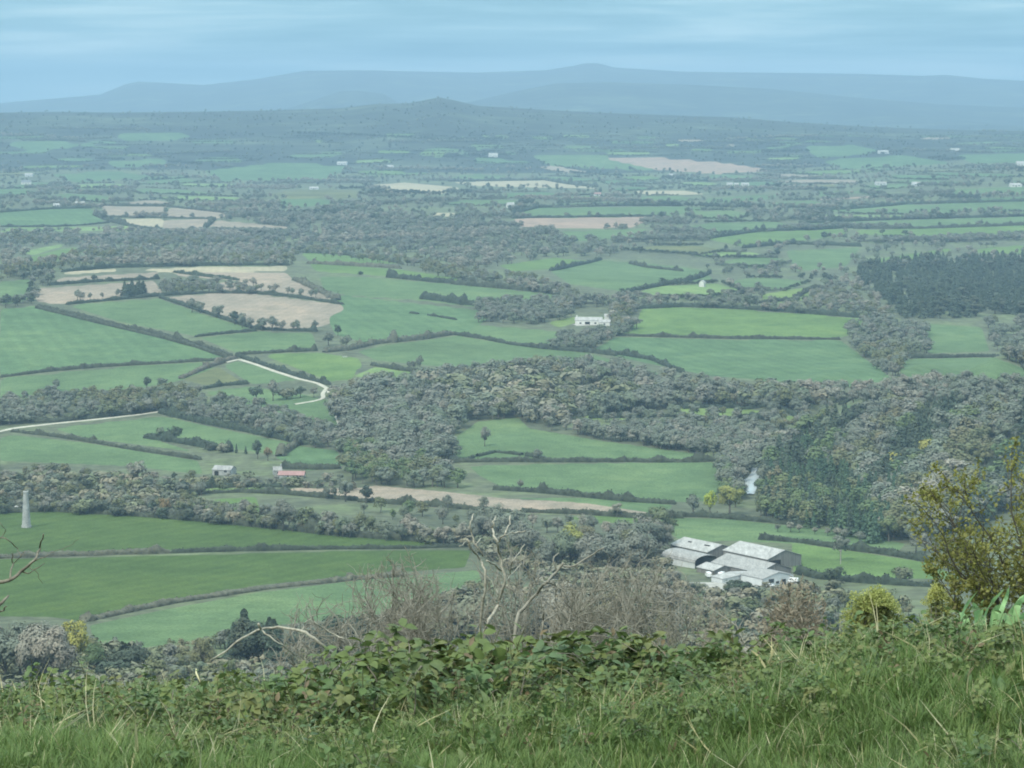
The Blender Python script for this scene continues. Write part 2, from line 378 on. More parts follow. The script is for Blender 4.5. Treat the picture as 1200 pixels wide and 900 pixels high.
def patchwork():
    r = np.random.default_rng(23); made = []
    blocked = [(990,318),(1015,300),(1080,292),(1240,286),(1240,372),(1035,372)], [(300,250),(420,236),(600,262),(720,282),(720,310),(560,316),(345,296)]
    tries = 0
    while len(made) < 105 and tries < 6000:
        tries += 1
        if r.random() < .62: u = r.uniform(640, 1230); v = r.uniform(205, 345)
        else: u = r.uniform(-30, 1230); v = r.uniform(158, 262)
        k = (v-120)/130.; L = r.uniform(28, 70)*(0.6+0.5*k); h = r.uniform(2.0, 5.2)*k**1.15; s = r.normal(0, .03)
        P = [(u-L*r.uniform(.8, 1.1), v+h*r.uniform(-.3, .5)-s*L), (u-L*r.uniform(.2, .6), v-h*r.uniform(.7, 1.2)-s*L*.4), (u+L*r.uniform(.3, .7), v-h*r.uniform(.7, 1.2)+s*L*.5), (u+L*r.uniform(.9, 1.15), v+h*r.uniform(-.4, .3)+s*L), (u+L*r.uniform(.3, .6), v+h*r.uniform(.7, 1.2)+s*L*.5), (u-L*r.uniform(.3, .6), v+h*r.uniform(.7, 1.2)-s*L*.4)]
        T = np.array(P+[(u, v), ((P[0][0]+u)/2, v), ((P[3][0]+u)/2, v)])
        bad = False
        for q in [p for m, p in FIELDS]+list(blocked):
            if inpoly(T[:, 0], T[:, 1], q).any() or inpoly(*np.array(q, float).T, P).any(): bad = True; break
        if bad: continue
        m = r.choice(['green', 'crop', 'pale', 'bright', 'rough', 'tan'], p=[.4, .22, .16, .1, .07, .05])
        FIELDS.append((m, P)); made.append(P)
    return made
PATCH = patchwork()
def mirrored(P, reach=330):
    out = []
    for e in (0, 1200):
        if all(abs(u-e) <= reach for u, v in P) or (min(abs(u-e) for u, v in P) < 60):
            Q = [(2*e-u, v) for u, v in P]
            Q = [(min(max(u, e-reach), e+reach), v) for u, v in Q]
            Q = [(min(u, -8) if e == 0 else max(u, 1208), v) for u, v in Q]
            if max(u for u, v in Q)-min(u for u, v in Q) > 8: out.append(Q)
    return out
for m_, P_ in list(FIELDS):                 # the same farmland runs on past both sides of the view
    for Q_ in mirrored(P_): FIELDS.append((m_, Q_))
M['hills'] = surf('heath_and_forest', [(0.38, (0.022, 0.030, 0.026)), (0.5, (0.032, 0.042, 0.033)), (0.58, (0.048, 0.062, 0.042)), (0.70, (0.085, 0.105, 0.066))], 0.0030, 0.012, amt2=0.3, stretch=(0.7, 1.0, 1.0))
M['floor'] = surf('woodland_floor', [(0.3, (0.072, 0.085, 0.055)), (0.5, (0.098, 0.112, 0.068)), (0.62, (0.115, 0.145, 0.07)), (0.75, (0.14, 0.135, 0.09))], 0.013, 0.12, amt2=0.35)
def build_land():
    d = [0.25]
    while d[-1] < 27000:
        x = d[-1]
        if x < 14: s = 0.16
        elif x < 900: s = 0.02*x
        else: s = min(max(1.5*x*x/(FOC*250), 1.0), 0.0105*x)
        d.append(x+s)
    d = np.array(d)
    az = np.concatenate([np.arange(-180, -18, 2.0), np.arange(-18, -11.5, 0.08), np.arange(-11.5, 11.5, 0.034), np.arange(11.5, 18.001, 0.08), np.arange(19, 180, 2.0)])*math.pi/180
    na, nd = len(az), len(d)
    A, D = np.meshgrid(az, d)           # rows: distance
    X = np.sin(A)*D; Y = np.cos(A)*D
    Z = H(X, Y)
    V = np.stack([X, Y, Z], -1).reshape(-1, 3)
    i = np.arange(nd-1)[:, None]*na; j = np.arange(na)[None, :]; j2 = (j+1) % na
    F = np.stack([i+j, i+j2, i+na+j2, i+na+j], -1).reshape(-1, 4)
    F = F[:, ::-1]
    cen = V[F].mean(1)
    u, v = project(cen); ok = (cen[:, 1] > 700)
    fid = np.full(len(F), -1)
    for k, (m, poly) in enumerate(FIELDS):
        P = np.array(poly); lo = P.min(0); hi = P.max(0)
        idx = np.where(ok & (u > lo[0]) & (u < hi[0]) & (v > lo[1]) & (v < hi[1]))[0]
        ins = inpoly(u[idx], v[idx], poly)
        fid[idx[ins]] = k
    dist = np.hypot(cen[:, 0], cen[:, 1]); fid[(fid == -1) & (dist > 7400)] = -2
    # smooth the stair-stepped outlines left by the grid
    f2 = fid.reshape(nd-1, na); V2 = V.reshape(nd, na, 3)
    hi, hj = np.where(f2[1:] != f2[:-1]); hi = hi+1
    vi, vj = np.where(f2[:, 1:] != f2[:, :-1]); vj = vj+1
    ea = np.concatenate([hi*na+hj, vi*na+vj]); eb = np.concatenate([hi*na+(hj+1) % na, (vi+1)*na+vj])
    for it in range(7):
        acc = np.zeros((len(V), 2)); cnt = np.zeros(len(V))
        np.add.at(acc, ea, V[eb, :2]); np.add.at(acc, eb, V[ea, :2]); np.add.at(cnt, ea, 1); np.add.at(cnt, eb, 1)
        m = (cnt >= 2) & (V[:, 1] > 700); V[m, :2] = 0.5*V[m, :2]+0.5*acc[m]/cnt[m][:, None]
    m = cnt > 0; V[m, 2] = H(V[m, 0], V[m, 1])
    for k in range(-2, len(FIELDS)):
        sel = F[fid == k]
        if len(sel) < 2: continue
        uniq, inv = np.unique(sel, return_inverse=True)
        if k == -2: mat = M['hills']; nm = 'hills'
        elif k < 0: mat = M['floor']; nm = 'ground'
        else: mat = M[FIELDS[k][0]]; nm = FN[FIELDS[k][0]]
        me = mesh(nm, V[uniq], inv.reshape(-1, 4), mat, True)
        o = link(nm, me); tag(o, kind='structure')
build_land()
def ribbon(name, pts, w, mat, lift=0.35, close=False, step=4.0):
    """track or water laid on the ground along photo points"""
    P = unproject(*np.array(pts, float).T)
    out = [P[0]]
    for a, b in zip(P[:-1], P[1:]):
        n = max(1, int(np.linalg.norm(b-a)/step))
        for q in range(1, n+1): out.append(a+(b-a)*q/n)
    P = np.array(out)
    for _ in range(3): P[1:-1] = (P[:-2]+2*P[1:-1]+P[2:])/4
    T = np.gradient(P[:, :2], axis=0); T /= np.maximum(np.linalg.norm(T, axis=1, keepdims=True), 1e-9)
    Nn = np.stack([-T[:, 1], T[:, 0]], 1)
    w = np.interp(np.linspace(0, 1, len(P)), np.linspace(0, 1, len(w)), w) if np.ndim(w) else np.full(len(P), w)
    rows = []
    for s in (-1, -0.33, 0.33, 1):
        q = P[:, :2]+Nn*(w*0.5*s)[:, None]
        rows.append(np.column_stack([q, H(q[:, 0], q[:, 1])+lift-(0.5 if abs(s) == 1 else 0)]))
    V = np.stack(rows, 1).reshape(-1, 3); n = len(P)
    F = np.array([(i*4+j, i*4+j+1, i*4+5+j, i*4+4+j) for i in range(n-1) for j in range(3)])[:, ::-1]
    o = link(name, mesh(name, V, F, mat, True)); tag(o, kind='structure'); return o
M['track'] = surf('stone_track', [(0.3, (0.32, 0.31, 0.25)), (0.7, (0.47, 0.45, 0.37))], 0.15, 1.1, amt2=0.15)
M['gravel'] = surf('yard_gravel', [(0.3, (0.26, 0.25, 0.22)), (0.7, (0.42, 0.41, 0.37))], 0.1, 0.9, amt2=0.15)
ribbon('track', [(-10,508),(15,502),(60,497),(120,491),(165,486),(190,482)], [5, 6, 4.5, 5, 3.5], M['track'], 0.6)
ribbon('track', [(264,425),(280,421),(300,427),(322,435),(350,444),(372,449),(383,455)], [4.5, 5.5, 4], M['track'], 0.6)
ribbon('track', [(383,455),(378,461),(379,467),(370,470),(345,474)], 3.5, M['track'], 0.6)
ribbon('track', [(384,455),(388,470),(394,488),(402,508),(411,532)], 2.6, M['track'], 0.6)
mw, t_, b_ = nt('river_water')
b_.inputs['Base Color'].default_value = (0.45, 0.50, 0.51, 1); b_.inputs['Roughness'].default_value = 0.25; b_.inputs['Specular IOR Level'].default_value = 0.9
n_ = noise(t_, 0.8, 3, 0.5, wpos(t_)); bp = N(t_, 'ShaderNodeBump'); bp.inputs['Strength'].default_value = 0.15; t_.links.new(n_.outputs['Fac'], bp.inputs['Height']); t_.links.new(bp.outputs[0], b_.inputs['Normal'])
ribbon('river', [(883,546),(886,553),(883,560),(877,565),(880,571),(878,580)], [4, 6, 9, 8, 6], mw, 0.9)
ribbon('farm_yard', [(775,690),(815,686),(850,688),(900,690),(960,692)], [16, 30, 26, 18], M['gravel'], 0.5)
ribbon('farm_yard', [(672,381),(690,380),(715,380)], [14, 18], M['gravel'], 0.5)
# ------------------------------------------------------------------ foliage materials (real base colours)
GB = [(0.140,0.156,0.124), (0.172,0.177,0.140), (0.118,0.142,0.106), (0.157,0.177,0.136), (0.134,0.166,0.106), (0.186,0.186,0.150)]
M['bare'] = vary('bare_twigs', GB, 4, amt=0.12)
M['olive'] = vary('olive_spring_leaves', [(0.145,0.16,0.085), (0.165,0.17,0.088), (0.125,0.15,0.078), (0.18,0.17,0.10)], 4, trans=0.15, amt=0.2)
M['leafy'] = vary('fresh_leaves', [(0.12,0.165,0.07), (0.10,0.15,0.07), (0.15,0.18,0.08)], 4, trans=0.15, amt=0.2)
M['gold'] = vary('golden_spring_leaves', [(0.30,0.29,0.075), (0.27,0.28,0.085)], 4, trans=0.15, amt=0.2)
M['limeleaf'] = vary('lime_spring_leaves', [(0.36,0.42,0.06)], 4, trans=0.15, amt=0.2)
M['rust'] = vary('rusty_bud_leaves', [(0.19,0.14,0.07)], 4)
M['dark'] = vary('dark_evergreen_leaves', [(0.055,0.075,0.047), (0.045,0.064,0.045), (0.065,0.078,0.052)], 4)
M['conifer'] = vary('conifer_needles', [(0.070,0.098,0.066), (0.060,0.088,0.064), (0.082,0.108,0.07)], 4)
M['spruce'] = vary('young_spruce_needles', [(0.068,0.118,0.068), (0.06,0.108,0.068), (0.08,0.128,0.068)], 4)
M['grey'] = vary('pale_grey_twigs', [(0.24,0.228,0.18), (0.21,0.212,0.165), (0.23,0.21,0.165)], 4)
M['hedge'] = vary('hedge_leaves', [(0.036,0.050,0.032), (0.030,0.043,0.029), (0.045,0.054,0.035)], 0.3, amt=0.5)
M['hedgegrey'] = vary('bare_hedge_twigs', [(0.085,0.09,0.062), (0.10,0.096,0.07)], 0.3, amt=0.4)
M['scrubbush'] = vary('scrub_leaves', [(0.19,0.17,0.115), (0.155,0.155,0.095), (0.13,0.15,0.08), (0.20,0.185,0.14), (0.11,0.125,0.075)], 4)
M['trunk'] = vary('tree_bark', [(0.10,0.09,0.075), (0.13,0.12,0.10)], 5)

def quads(c, size, rng, narrow=1.0, outward=None, bias=0.0, facing=None, fb=0.7):
    """random quads round centres c (N,3); outward: long axis leans that way; facing: normals lean that way"""
    n = len(c)
    a = rng.normal(size=(n, 3))
    if outward is not None: a = a*(1-bias)+outward*bias*1.7
    if facing is not None:
        nr = rng.normal(size=(n, 3))*(1-fb)+facing*fb*1.6; nr /= np.linalg.norm(nr, axis=1, keepdims=True)
        a -= (a*nr).sum(1, keepdims=True)*nr
    a /= np.linalg.norm(a, axis=1, keepdims=True)
    if facing is not None: b = np.cross(nr, a)
    else:
        b = rng.normal(size=(n, 3)); b -= (b*a).sum(1, keepdims=True)*a; b /= np.linalg.norm(b, axis=1, keepdims=True)
    s = (np.asarray(size)*rng.uniform(0.65, 1.35, n))[:, None]
    a = a*s; b = b*s*narrow
    V = np.stack([c-a-b*0.5, c+a*0.2-b, c+a+b*0.3, c-a*0.1+b], 1).reshape(-1, 3)
    F = np.arange(n*4).reshape(-1, 4)
    return V, F
def crown(kind, seed, n):
    """unit-height tree crown: leaf or twig clumps spread through an uneven volume with gaps"""
    rng = np.random.default_rng(seed)
    if kind in ('conifer', 'spruce'):
        h = rng.uniform(0.05, 1, n)**0.8
        rad = (1-h)**0.85*0.2+0.012; lay = 0.75+0.25*np.sin(h*42+seed)
        a = rng.uniform(0, 2*math.pi, n); r = rad*lay*rng.uniform(0.55, 1.05, n)
        c = np.column_stack([np.cos(a)*r, np.sin(a)*r, h-0.15*r])
        o = np.column_stack([np.cos(a), np.sin(a), -0.35+0*a])
        return quads(c, 0.03+0.22*rad, rng, 0.6, o, 0.5, np.column_stack([np.cos(a), np.sin(a), 0.7+0*a]), 0.5)
    if kind == 'bush':
        L = 8; cz = rng.uniform(0.2, 0.66, L); an = np.arange(L)*2.4+rng.uniform(0, 1, L); rr = rng.uniform(0.05, 0.4, L)
        lob = np.column_stack([np.cos(an)*rr, np.sin(an)*rr, cz]); lr = rng.uniform(0.24, 0.34, L)
    else:
        L = 16
        an = rng.uniform(0, .8, L)+np.arange(L)*2.4; ph = rng.uniform(-0.95, 1.45, L); q = rng.uniform(0.35, 1.0, L)
        lob = np.column_stack([np.cos(an)*np.cos(ph)*q*0.29, np.sin(an)*np.cos(ph)*q*0.29, 0.52+np.sin(ph)*q*0.34]); lr = rng.uniform(0.11, 0.17, L)
    k = rng.integers(0, len(lob), n)
    d = rng.normal(size=(n, 3)); d /= np.linalg.norm(d, axis=1, keepdims=True); d[:, 2] = np.where(d[:, 2] < -0.45, -d[:, 2], d[:, 2])
    c = lob[k]+d*(lr[k]*rng.uniform(0.3, 1.08, n)**0.6)[:, None]
    c[:, 2] = np.maximum(c[:, 2], 0.03)
    up = d+(lob[k]-np.array([0, 0, 0.5]))*1.5; up /= np.linalg.norm(up, axis=1, keepdims=True)
    if kind == 'bare':
        o = c-np.array([0, 0, 0.25]); o /= np.linalg.norm(o, axis=1, keepdims=True)
        return quads(c, 0.043*(900/n)**.42, rng, 0.45, o, 0.35, up, 0.92)
    return quads(c, (0.040 if kind == 'broad' else 0.06)*(650/n)**.42, rng, 0.75, None, 0, up, 0.8)
def limbs(seed, n=7, r0=0.022, spread=0.3, top=0.85):
    """trunk with limbs reaching into the crown, unit height"""
    rng = np.random.default_rng(seed); mb = MB()
    lean = rng.normal(0, 0.02, 2)
    mb.tube([(0,0,-0.03), (lean[0]*.5, lean[1]*.5, 0.2), (lean[0], lean[1], 0.45), (lean[0]*1.5, lean[1]*1.5, 0.75)], [r0*1.3, r0, r0*0.7, r0*0.25], 6)
    for i in range(n):
        a = i*2.4+rng.uniform(-.4, .4); z0 = rng.uniform(0.22, 0.5); s = spread*rng.uniform(0.6, 1.05); zt = rng.uniform(0.6, top)
        p0 = np.array([lean[0]*z0*2, lean[1]*z0*2, z0]); p2 = np.array([math.cos(a)*s, math.sin(a)*s, zt]); p1 = (p0+p2)/2+np.array([math.cos(a)*s*.12, math.sin(a)*s*.12, -0.03])
        mb.tube([p0, p1, p2], [r0*.6, r0*.4, r0*.12], 4, False)
    return mb
KMAT = {'bare': 'bare', 'grey': 'grey', 'olive': 'olive', 'leafy': 'leafy', 'gold': 'gold', 'lime': 'limeleaf', 'rust': 'rust', 'dark': 'dark', 'conifer': 'conifer', 'spruce': 'spruce', 'darkbush': 'dark', 'bush': 'scrubbush', 'greenbush': 'leafy'}
KSHAPE = {'bare': 'bare', 'grey': 'bare', 'olive': 'broad', 'leafy': 'broad', 'gold': 'broad', 'lime': 'broad', 'rust': 'broad', 'dark': 'broad', 'conifer': 'conifer', 'spruce': 'spruce', 'darkbush': 'bush', 'bush': 'bush', 'greenbush': 'bush'}
_cr = {}
def crown_data(kind, seed, n):
    k = (kind, seed, n)
    if k not in _cr:
        V, F = crown(KSHAPE[kind], seed*17+len(kind), n); _cr[k] = mesh('crown', V, F, M[KMAT[kind]])
    return _cr[k]
_tr = {}
def trunk_data(seed, kind):
    k = (seed, kind in ('conifer', 'spruce'), KSHAPE[kind] == 'bush')
    if k not in _tr:
        if k[1]:
            mb = MB(); mb.tube([(0,0,-.03), (0,0,.5), (0,0,.95)], [.02, .012, .003], 6)
        elif k[2]: mb = limbs(seed, 6, 0.03, 0.3, 0.6)
        else: mb = limbs(seed)
        _tr[k] = mb.data('trunk', M['trunk'], True)
    return _tr[k]
NTREE = 0; BIG = False
TREE_NAME = {'conifer': 'conifer_tree', 'spruce': 'conifer_tree', 'darkbush': 'bush', 'bush': 'bush', 'greenbush': 'bush'}
def put_tree(P, hgt, kind, label, group=None, wide=1.0, rng=random, n=None):
    global NTREE; NTREE += 1
    nm = TREE_NAME.get(kind, 'tree')
    sd = rng.randrange(5)
    if not n and hgt > 0 and BIG: n = 3000
    n = n or {'bare': 900, 'grey': 900, 'conifer': 420, 'spruce': 420}.get(kind, 650)
    r = empty(nm, (P[0], P[1], P[2]-0.1), rng.uniform(0, 6.28)); r.scale = (hgt*wide, hgt*wide, hgt)
    tag(r, label, 'bush' if nm == 'bush' else 'tree', group)
    link('trunk' if nm != 'bush' else 'stem', trunk_data(sd, kind), r); link('crown', crown_data(kind, sd, n), r)
    return r
def tree_px(u, v, hpx, kind, label, group=None, wide=1.0, n=None, rng=random):
    global BIG
    P = unproject(u, v)[0]; BIG = hpx > 36
    return put_tree(P, hpx*math.hypot(P[1], EYE-P[2])/FOC*1.02, kind, label, group, wide, rng, n)
def row_px(pts, n, h, kinds, label, group, jit=1.5, wide=(0.9, 1.25), seed=0, hv=0.25):
    rr = random.Random(seed+len(label))
    pts = np.array(pts, float); L = np.concatenate([[0], np.cumsum(np.hypot(*np.diff(pts, axis=0).T))])
    for i in range(n):
        s = (i+0.5+rr.uniform(-.42, .42))/n*L[-1]
        u = np.interp(s, L, pts[:, 0]); v = np.interp(s, L, pts[:, 1])+rr.uniform(-jit, jit)
        k = rr.choice(kinds)
        lab = label[k] if isinstance(label, dict) else label
        grp = group if not isinstance(label, dict) else group+(' ' if group else '')+k
        tree_px(u, v, h*rr.uniform(1-hv, 1+hv), k, lab, group, rr.uniform(*wide), rng=rr)

# ------------------------------------------------------------------ woods: one mass each, crowns placed by geometry nodes
def proto_coll(kind, n, cnt):
    c = bpy.data.collections.new(kind+'_wood_trees')
    for i in range(cnt):
        V, F = crown(KSHAPE[kind], 100+i*7+len(kind)*3, n)
        me = mesh('wood_tree', V, F, M[KMAT[kind]])
        if KSHAPE[kind] in ('bare', 'broad'):
            lv = limbs(40+i, 5, 0.02); LV = np.vstack(lv.v); off = len(V)
            me = bpy.data.meshes.new('wood_tree')
            me.from_pydata(np.vstack([V, LV]).tolist(), [], F.tolist()+[[q+off for q in f] for f in lv.f]); me.update()
            me.materials.append(M[KMAT[kind]]); me.materials.append(M['trunk'])
            mi = np.zeros(len(me.polygons), np.int32); mi[len(F):] = 1; me.polygons.foreach_set('material_index', mi)
        o = bpy.data.objects.new('wood_tree', me); c.objects.link(o)
    return c
_gn = {}
def gn_for(coll):
    if coll.name in _gn: return _gn[coll.name]
    g = bpy.data.node_groups.new('scatter_'+coll.name, 'GeometryNodeTree')
    g.interface.new_socket('Geometry', in_out='INPUT', socket_type='NodeSocketGeometry'); g.interface.new_socket('Geometry', in_out='OUTPUT', socket_type='NodeSocketGeometry')
    i = g.nodes.new('NodeGroupInput'); o = g.nodes.new('NodeGroupOutput')
    ip = g.nodes.new('GeometryNodeInstanceOnPoints'); ci = g.nodes.new('GeometryNodeCollectionInfo')
    ci.inputs['Collection'].default_value = coll; ci.inputs['Separate Children'].default_value = True; ci.inputs['Reset Children'].default_value = True
    ip.inputs['Pick Instance'].default_value = True
    def na(name, typ):
        n = g.nodes.new('GeometryNodeInputNamedAttribute'); n.data_type = typ; n.inputs['Name'].default_value = name
        return [s for s in n.outputs if s.enabled][0]
    e2r = g.nodes.new('FunctionNodeEulerToRotation')
    L = g.links.new
    L(i.outputs[0], ip.inputs['Points']); L(ci.outputs[0], ip.inputs['Instance'])
    L(na('idx', 'INT'), ip.inputs['Instance Index']); L(na('rot', 'FLOAT_VECTOR'), e2r.inputs[0]); L(e2r.outputs[0], ip.inputs['Rotation']); L(na('sc', 'FLOAT_VECTOR'), ip.inputs['Scale'])
    L(ip.outputs[0], o.inputs[0])
    _gn[coll.name] = g; return g
def scatter(name, P, sc_, rot, idx, coll, label, cat):
    P = np.asarray(P, np.float32)
    me = bpy.data.meshes.new(name); me.vertices.add(len(P)); me.vertices.foreach_set('co', P.ravel())
    a = me.attributes.new('sc', 'FLOAT_VECTOR', 'POINT'); a.data.foreach_set('vector', np.asarray(sc_, np.float32).ravel())
    a = me.attributes.new('rot', 'FLOAT_VECTOR', 'POINT'); a.data.foreach_set('vector', np.asarray(rot, np.float32).ravel())
    a = me.attributes.new('idx', 'INT', 'POINT'); a.data.foreach_set('value', np.asarray(idx, np.int32))
    o = link(name, me); md = o.modifiers.new('scatter', 'NODES'); md.node_group = gn_for(coll)
    return tag(o, label, cat, kind='stuff')
WC = {k: proto_coll(k, n, c) for k, n, c in (('bare', 620, 6), ('grey', 620, 4), ('olive', 520, 5), ('leafy', 520, 4), ('gold', 400, 2), ('dark', 420, 3), ('conifer', 260, 4), ('spruce', 260, 4), ('bush', 200, 3))}
FARSEL = {}
def sample_poly(polys, n, rng):
    polys = polys if isinstance(polys[0][0], (list, tuple)) else [polys]
    out = []
    ars = []
    for p in polys:
        P = np.array(p, float); ars.append(abs(np.dot(P[:, 0], np.roll(P[:, 1], 1))-np.dot(P[:, 1], np.roll(P[:, 0], 1)))/2)
    for p, a in zip(polys, ars):
        k = max(1, int(n*a/sum(ars))); P = np.array(p, float); lo = P.min(0); hi = P.max(0); got = []
        while len(got) < k:
            q = rng.uniform(lo, hi, (k*3+20, 2)); q = q[inpoly(q[:, 0], q[:, 1], p)]
            got += q.tolist()
        out += [(x, y) for x, y in got[:k]]
    return np.array(out)
def infield(u, v):
    r = np.zeros(len(u), bool)
    for m, p in FIELDS: r |= inpoly(u, v, p)
    return r
def wood(label, polys, n, mix, h=(12, 17), lift=0.75, avoid=False, seed=1, wide=(1.0, 1.65), name='woodland', bands=None):
    """polys: the wood's visible outline; bases are set lower by part of the tree height so the crowns fill it"""
    rng = np.random.default_rng(seed*31+len(label))
    polys = polys if isinstance(polys[0][0], (list, tuple)) else [polys]
    q = sample_poly(polys, int(n*1.6), rng)
    P = unproject(q[:, 0], q[:, 1]); hh = rng.uniform(h[0], h[1], len(q))
    hp = hh*FOC/np.hypot(P[:, 1], EYE-P[:, 2])
    vb = q[:, 1]-hp*lift
    ok = np.zeros(len(q), bool)
    for p in polys: ok |= inpoly(q[:, 0], vb, p)
    if avoid: ok &= ~infield(q[:, 0], q[:, 1])
    idx = np.where(ok)[0][:n]
    P = P[idx]; hh = hh[idx]
    kinds = list(mix); w = np.array([mix[k] for k in kinds], float); w /= w.sum()
    # kinds grow in drifts
    nz = np.sin(P[:, 0]/37.+seed)+np.sin(P[:, 1]/61.-seed)+rng.normal(0, 0.9, len(P))
    if bands:
        nz = np.sin(SPUR_PHASE(P[:, 0], P[:, 1])+.6)*1.6+0.8*np.sin(P[:, 1]/90.)+rng.normal(0, .35, len(P))
    order = np.argsort(np.argsort(nz))/max(1, len(nz)); kk = np.searchsorted(np.cumsum(w)[:-1], order)
    for i, k in enumerate(kinds):
        s = np.where(kk == i)[0]
        if not len(s): continue
        WOODS.setdefault((name, label, k), []).append((P[s], hh[s], rng.uniform(*wide, len(s)), rng.uniform(0, 6.28, len(s))))
WOODS = {}
KW = {'bare': 'bare brown-grey', 'grey': 'pale grey twiggy', 'olive': 'olive budding', 'leafy': 'fresh green', 'gold': 'golden-leaved', 'dark': 'dark evergreen', 'conifer': 'dark conifer', 'spruce': 'young green conifer', 'bush': 'low scrubby'}
def flush_woods():
    for (name, label, k), L in WOODS.items():
        P = np.vstack([l[0] for l in L]); hh = np.concatenate([l[1] for l in L]); wd = np.concatenate([l[2] for l in L]); rz = np.concatenate([l[3] for l in L])
        n = len(P); rng = np.random.default_rng(n)
        c = WC[k]; P = P.copy(); P[:, 2] -= 0.15
        scatter(name, P, np.column_stack([hh*wd, hh*wd, hh]), np.column_stack([rng.normal(0, .05, n), rng.normal(0, .05, n), rz]), rng.integers(0, len(c.objects), n), c, KW[k]+' trees '+label if k != 'bush' else 'low grey scrub '+label, 'woodland')

# ------------------------------------------------------------------ hedges
HEDGES = []
def hedge(pts, h, w, label, mat='hedge', gap=0.0, name='hedge', lump=0.3, group=None, seed=None):
    HEDGES.append(pts)
    rng = np.random.default_rng(seed if seed is not None else int(abs(pts[0][0]*7+pts[0][1]*13)))
    Q = unproject(*np.array(pts, float).T)
    dist = float(np.mean(Q[:, 1])); step = max(0.9, dist/1900.)
    out = [Q[0]]
    for a, b in zip(Q[:-1], Q[1:]):
        n = max(1, int(np.linalg.norm((b-a)[:2])/step))
        for k in range(1, n+1): out.append(a+(b-a)*k/n)
    P = np.array(out); n = len(P)
    for _ in range(2): P[1:-1] = (P[:-2]+2*P[1:-1]+P[2:])/4
    T = np.gradient(P[:, :2], axis=0); T /= np.maximum(np.linalg.norm(T, axis=1, keepdims=True), 1e-9); Nn = np.stack([-T[:, 1], T[:, 0]], 1)
    s = np.arange(n)*step
    big = 1+lump*(0.6*np.sin(s/7.3+rng.uniform(0, 6))+0.5*np.sin(s/3.1+rng.uniform(0, 6))+0.8*np.sin(s/23+rng.uniform(0, 6)))*0.6
    for q in rng.uniform(0, s[-1]+1, int(s[-1]/45)+1): big = big+rng.uniform(.25, 1.1)*np.exp(-((s-q)/rng.uniform(1.5, 4.5))**2)*(lump < .5)
    prof = np.array([(-1.0, 0.0), (-1.02, 0.35), (-0.8, 0.78), (-0.3, 1.0), (0.3, 1.0), (0.8, 0.78), (1.02, 0.35), (1.0, 0.0)])
    k = len(prof)
    jx = rng.normal(1, 0.13, (n, k)); jz = rng.normal(1, 0.12, (n, k))
    off = prof[None, :, 0]*jx*w*0.5*np.sqrt(big)[:, None]; z = prof[None, :, 1]*jz*h*big[:, None]
    XY = P[:, None, :2]+Nn[:, None, :]*off[..., None]
    Z = H(P[:, 0], P[:, 1])[:, None]+z-0.25*(prof[None, :, 1] < 0.01)
    V = np.concatenate([XY, Z[..., None]], 2)
    # taper the ends
    for e in (0, -1): V[e, :, 2] = H(P[e, 0], P[e, 1])-0.2+0.35*(V[e, :, 2]-H(P[e, 0], P[e, 1]))
    V = V.reshape(-1, 3)
    F = [(i*k+j, i*k+j+1, (i+1)*k+j+1, (i+1)*k+j) for i in range(n-1) for j in range(k-1)]
    if gap: 
        F = [f for f in F if (math.sin(f[0]//k*0.37+3)+math.sin(f[0]//k*0.113)) < 2-4*gap]
    # sprays of leaves standing out of the surface
    m = int(n*3.0); pi = rng.integers(0, n, m); pj = rng.integers(1, k-1, m)
    c = V.reshape(n, k, 3)[pi, pj]+rng.normal(0, 0.12*h, (m, 3))*np.array([1, 1, 0.8])+np.array([0, 0, 0.05*h])
    qv, qf = quads(c, np.clip(h*0.17, 0.25, 0.7), rng, 0.7)
    V = np.vstack([V, qv]); F = [tuple(f) for f in F]+[tuple(f) for f in (qf+n*k)]
    o = link(name, mesh('hedge', V, np.array(F), M[mat])); tag(o, label, 'hedge', group); return o
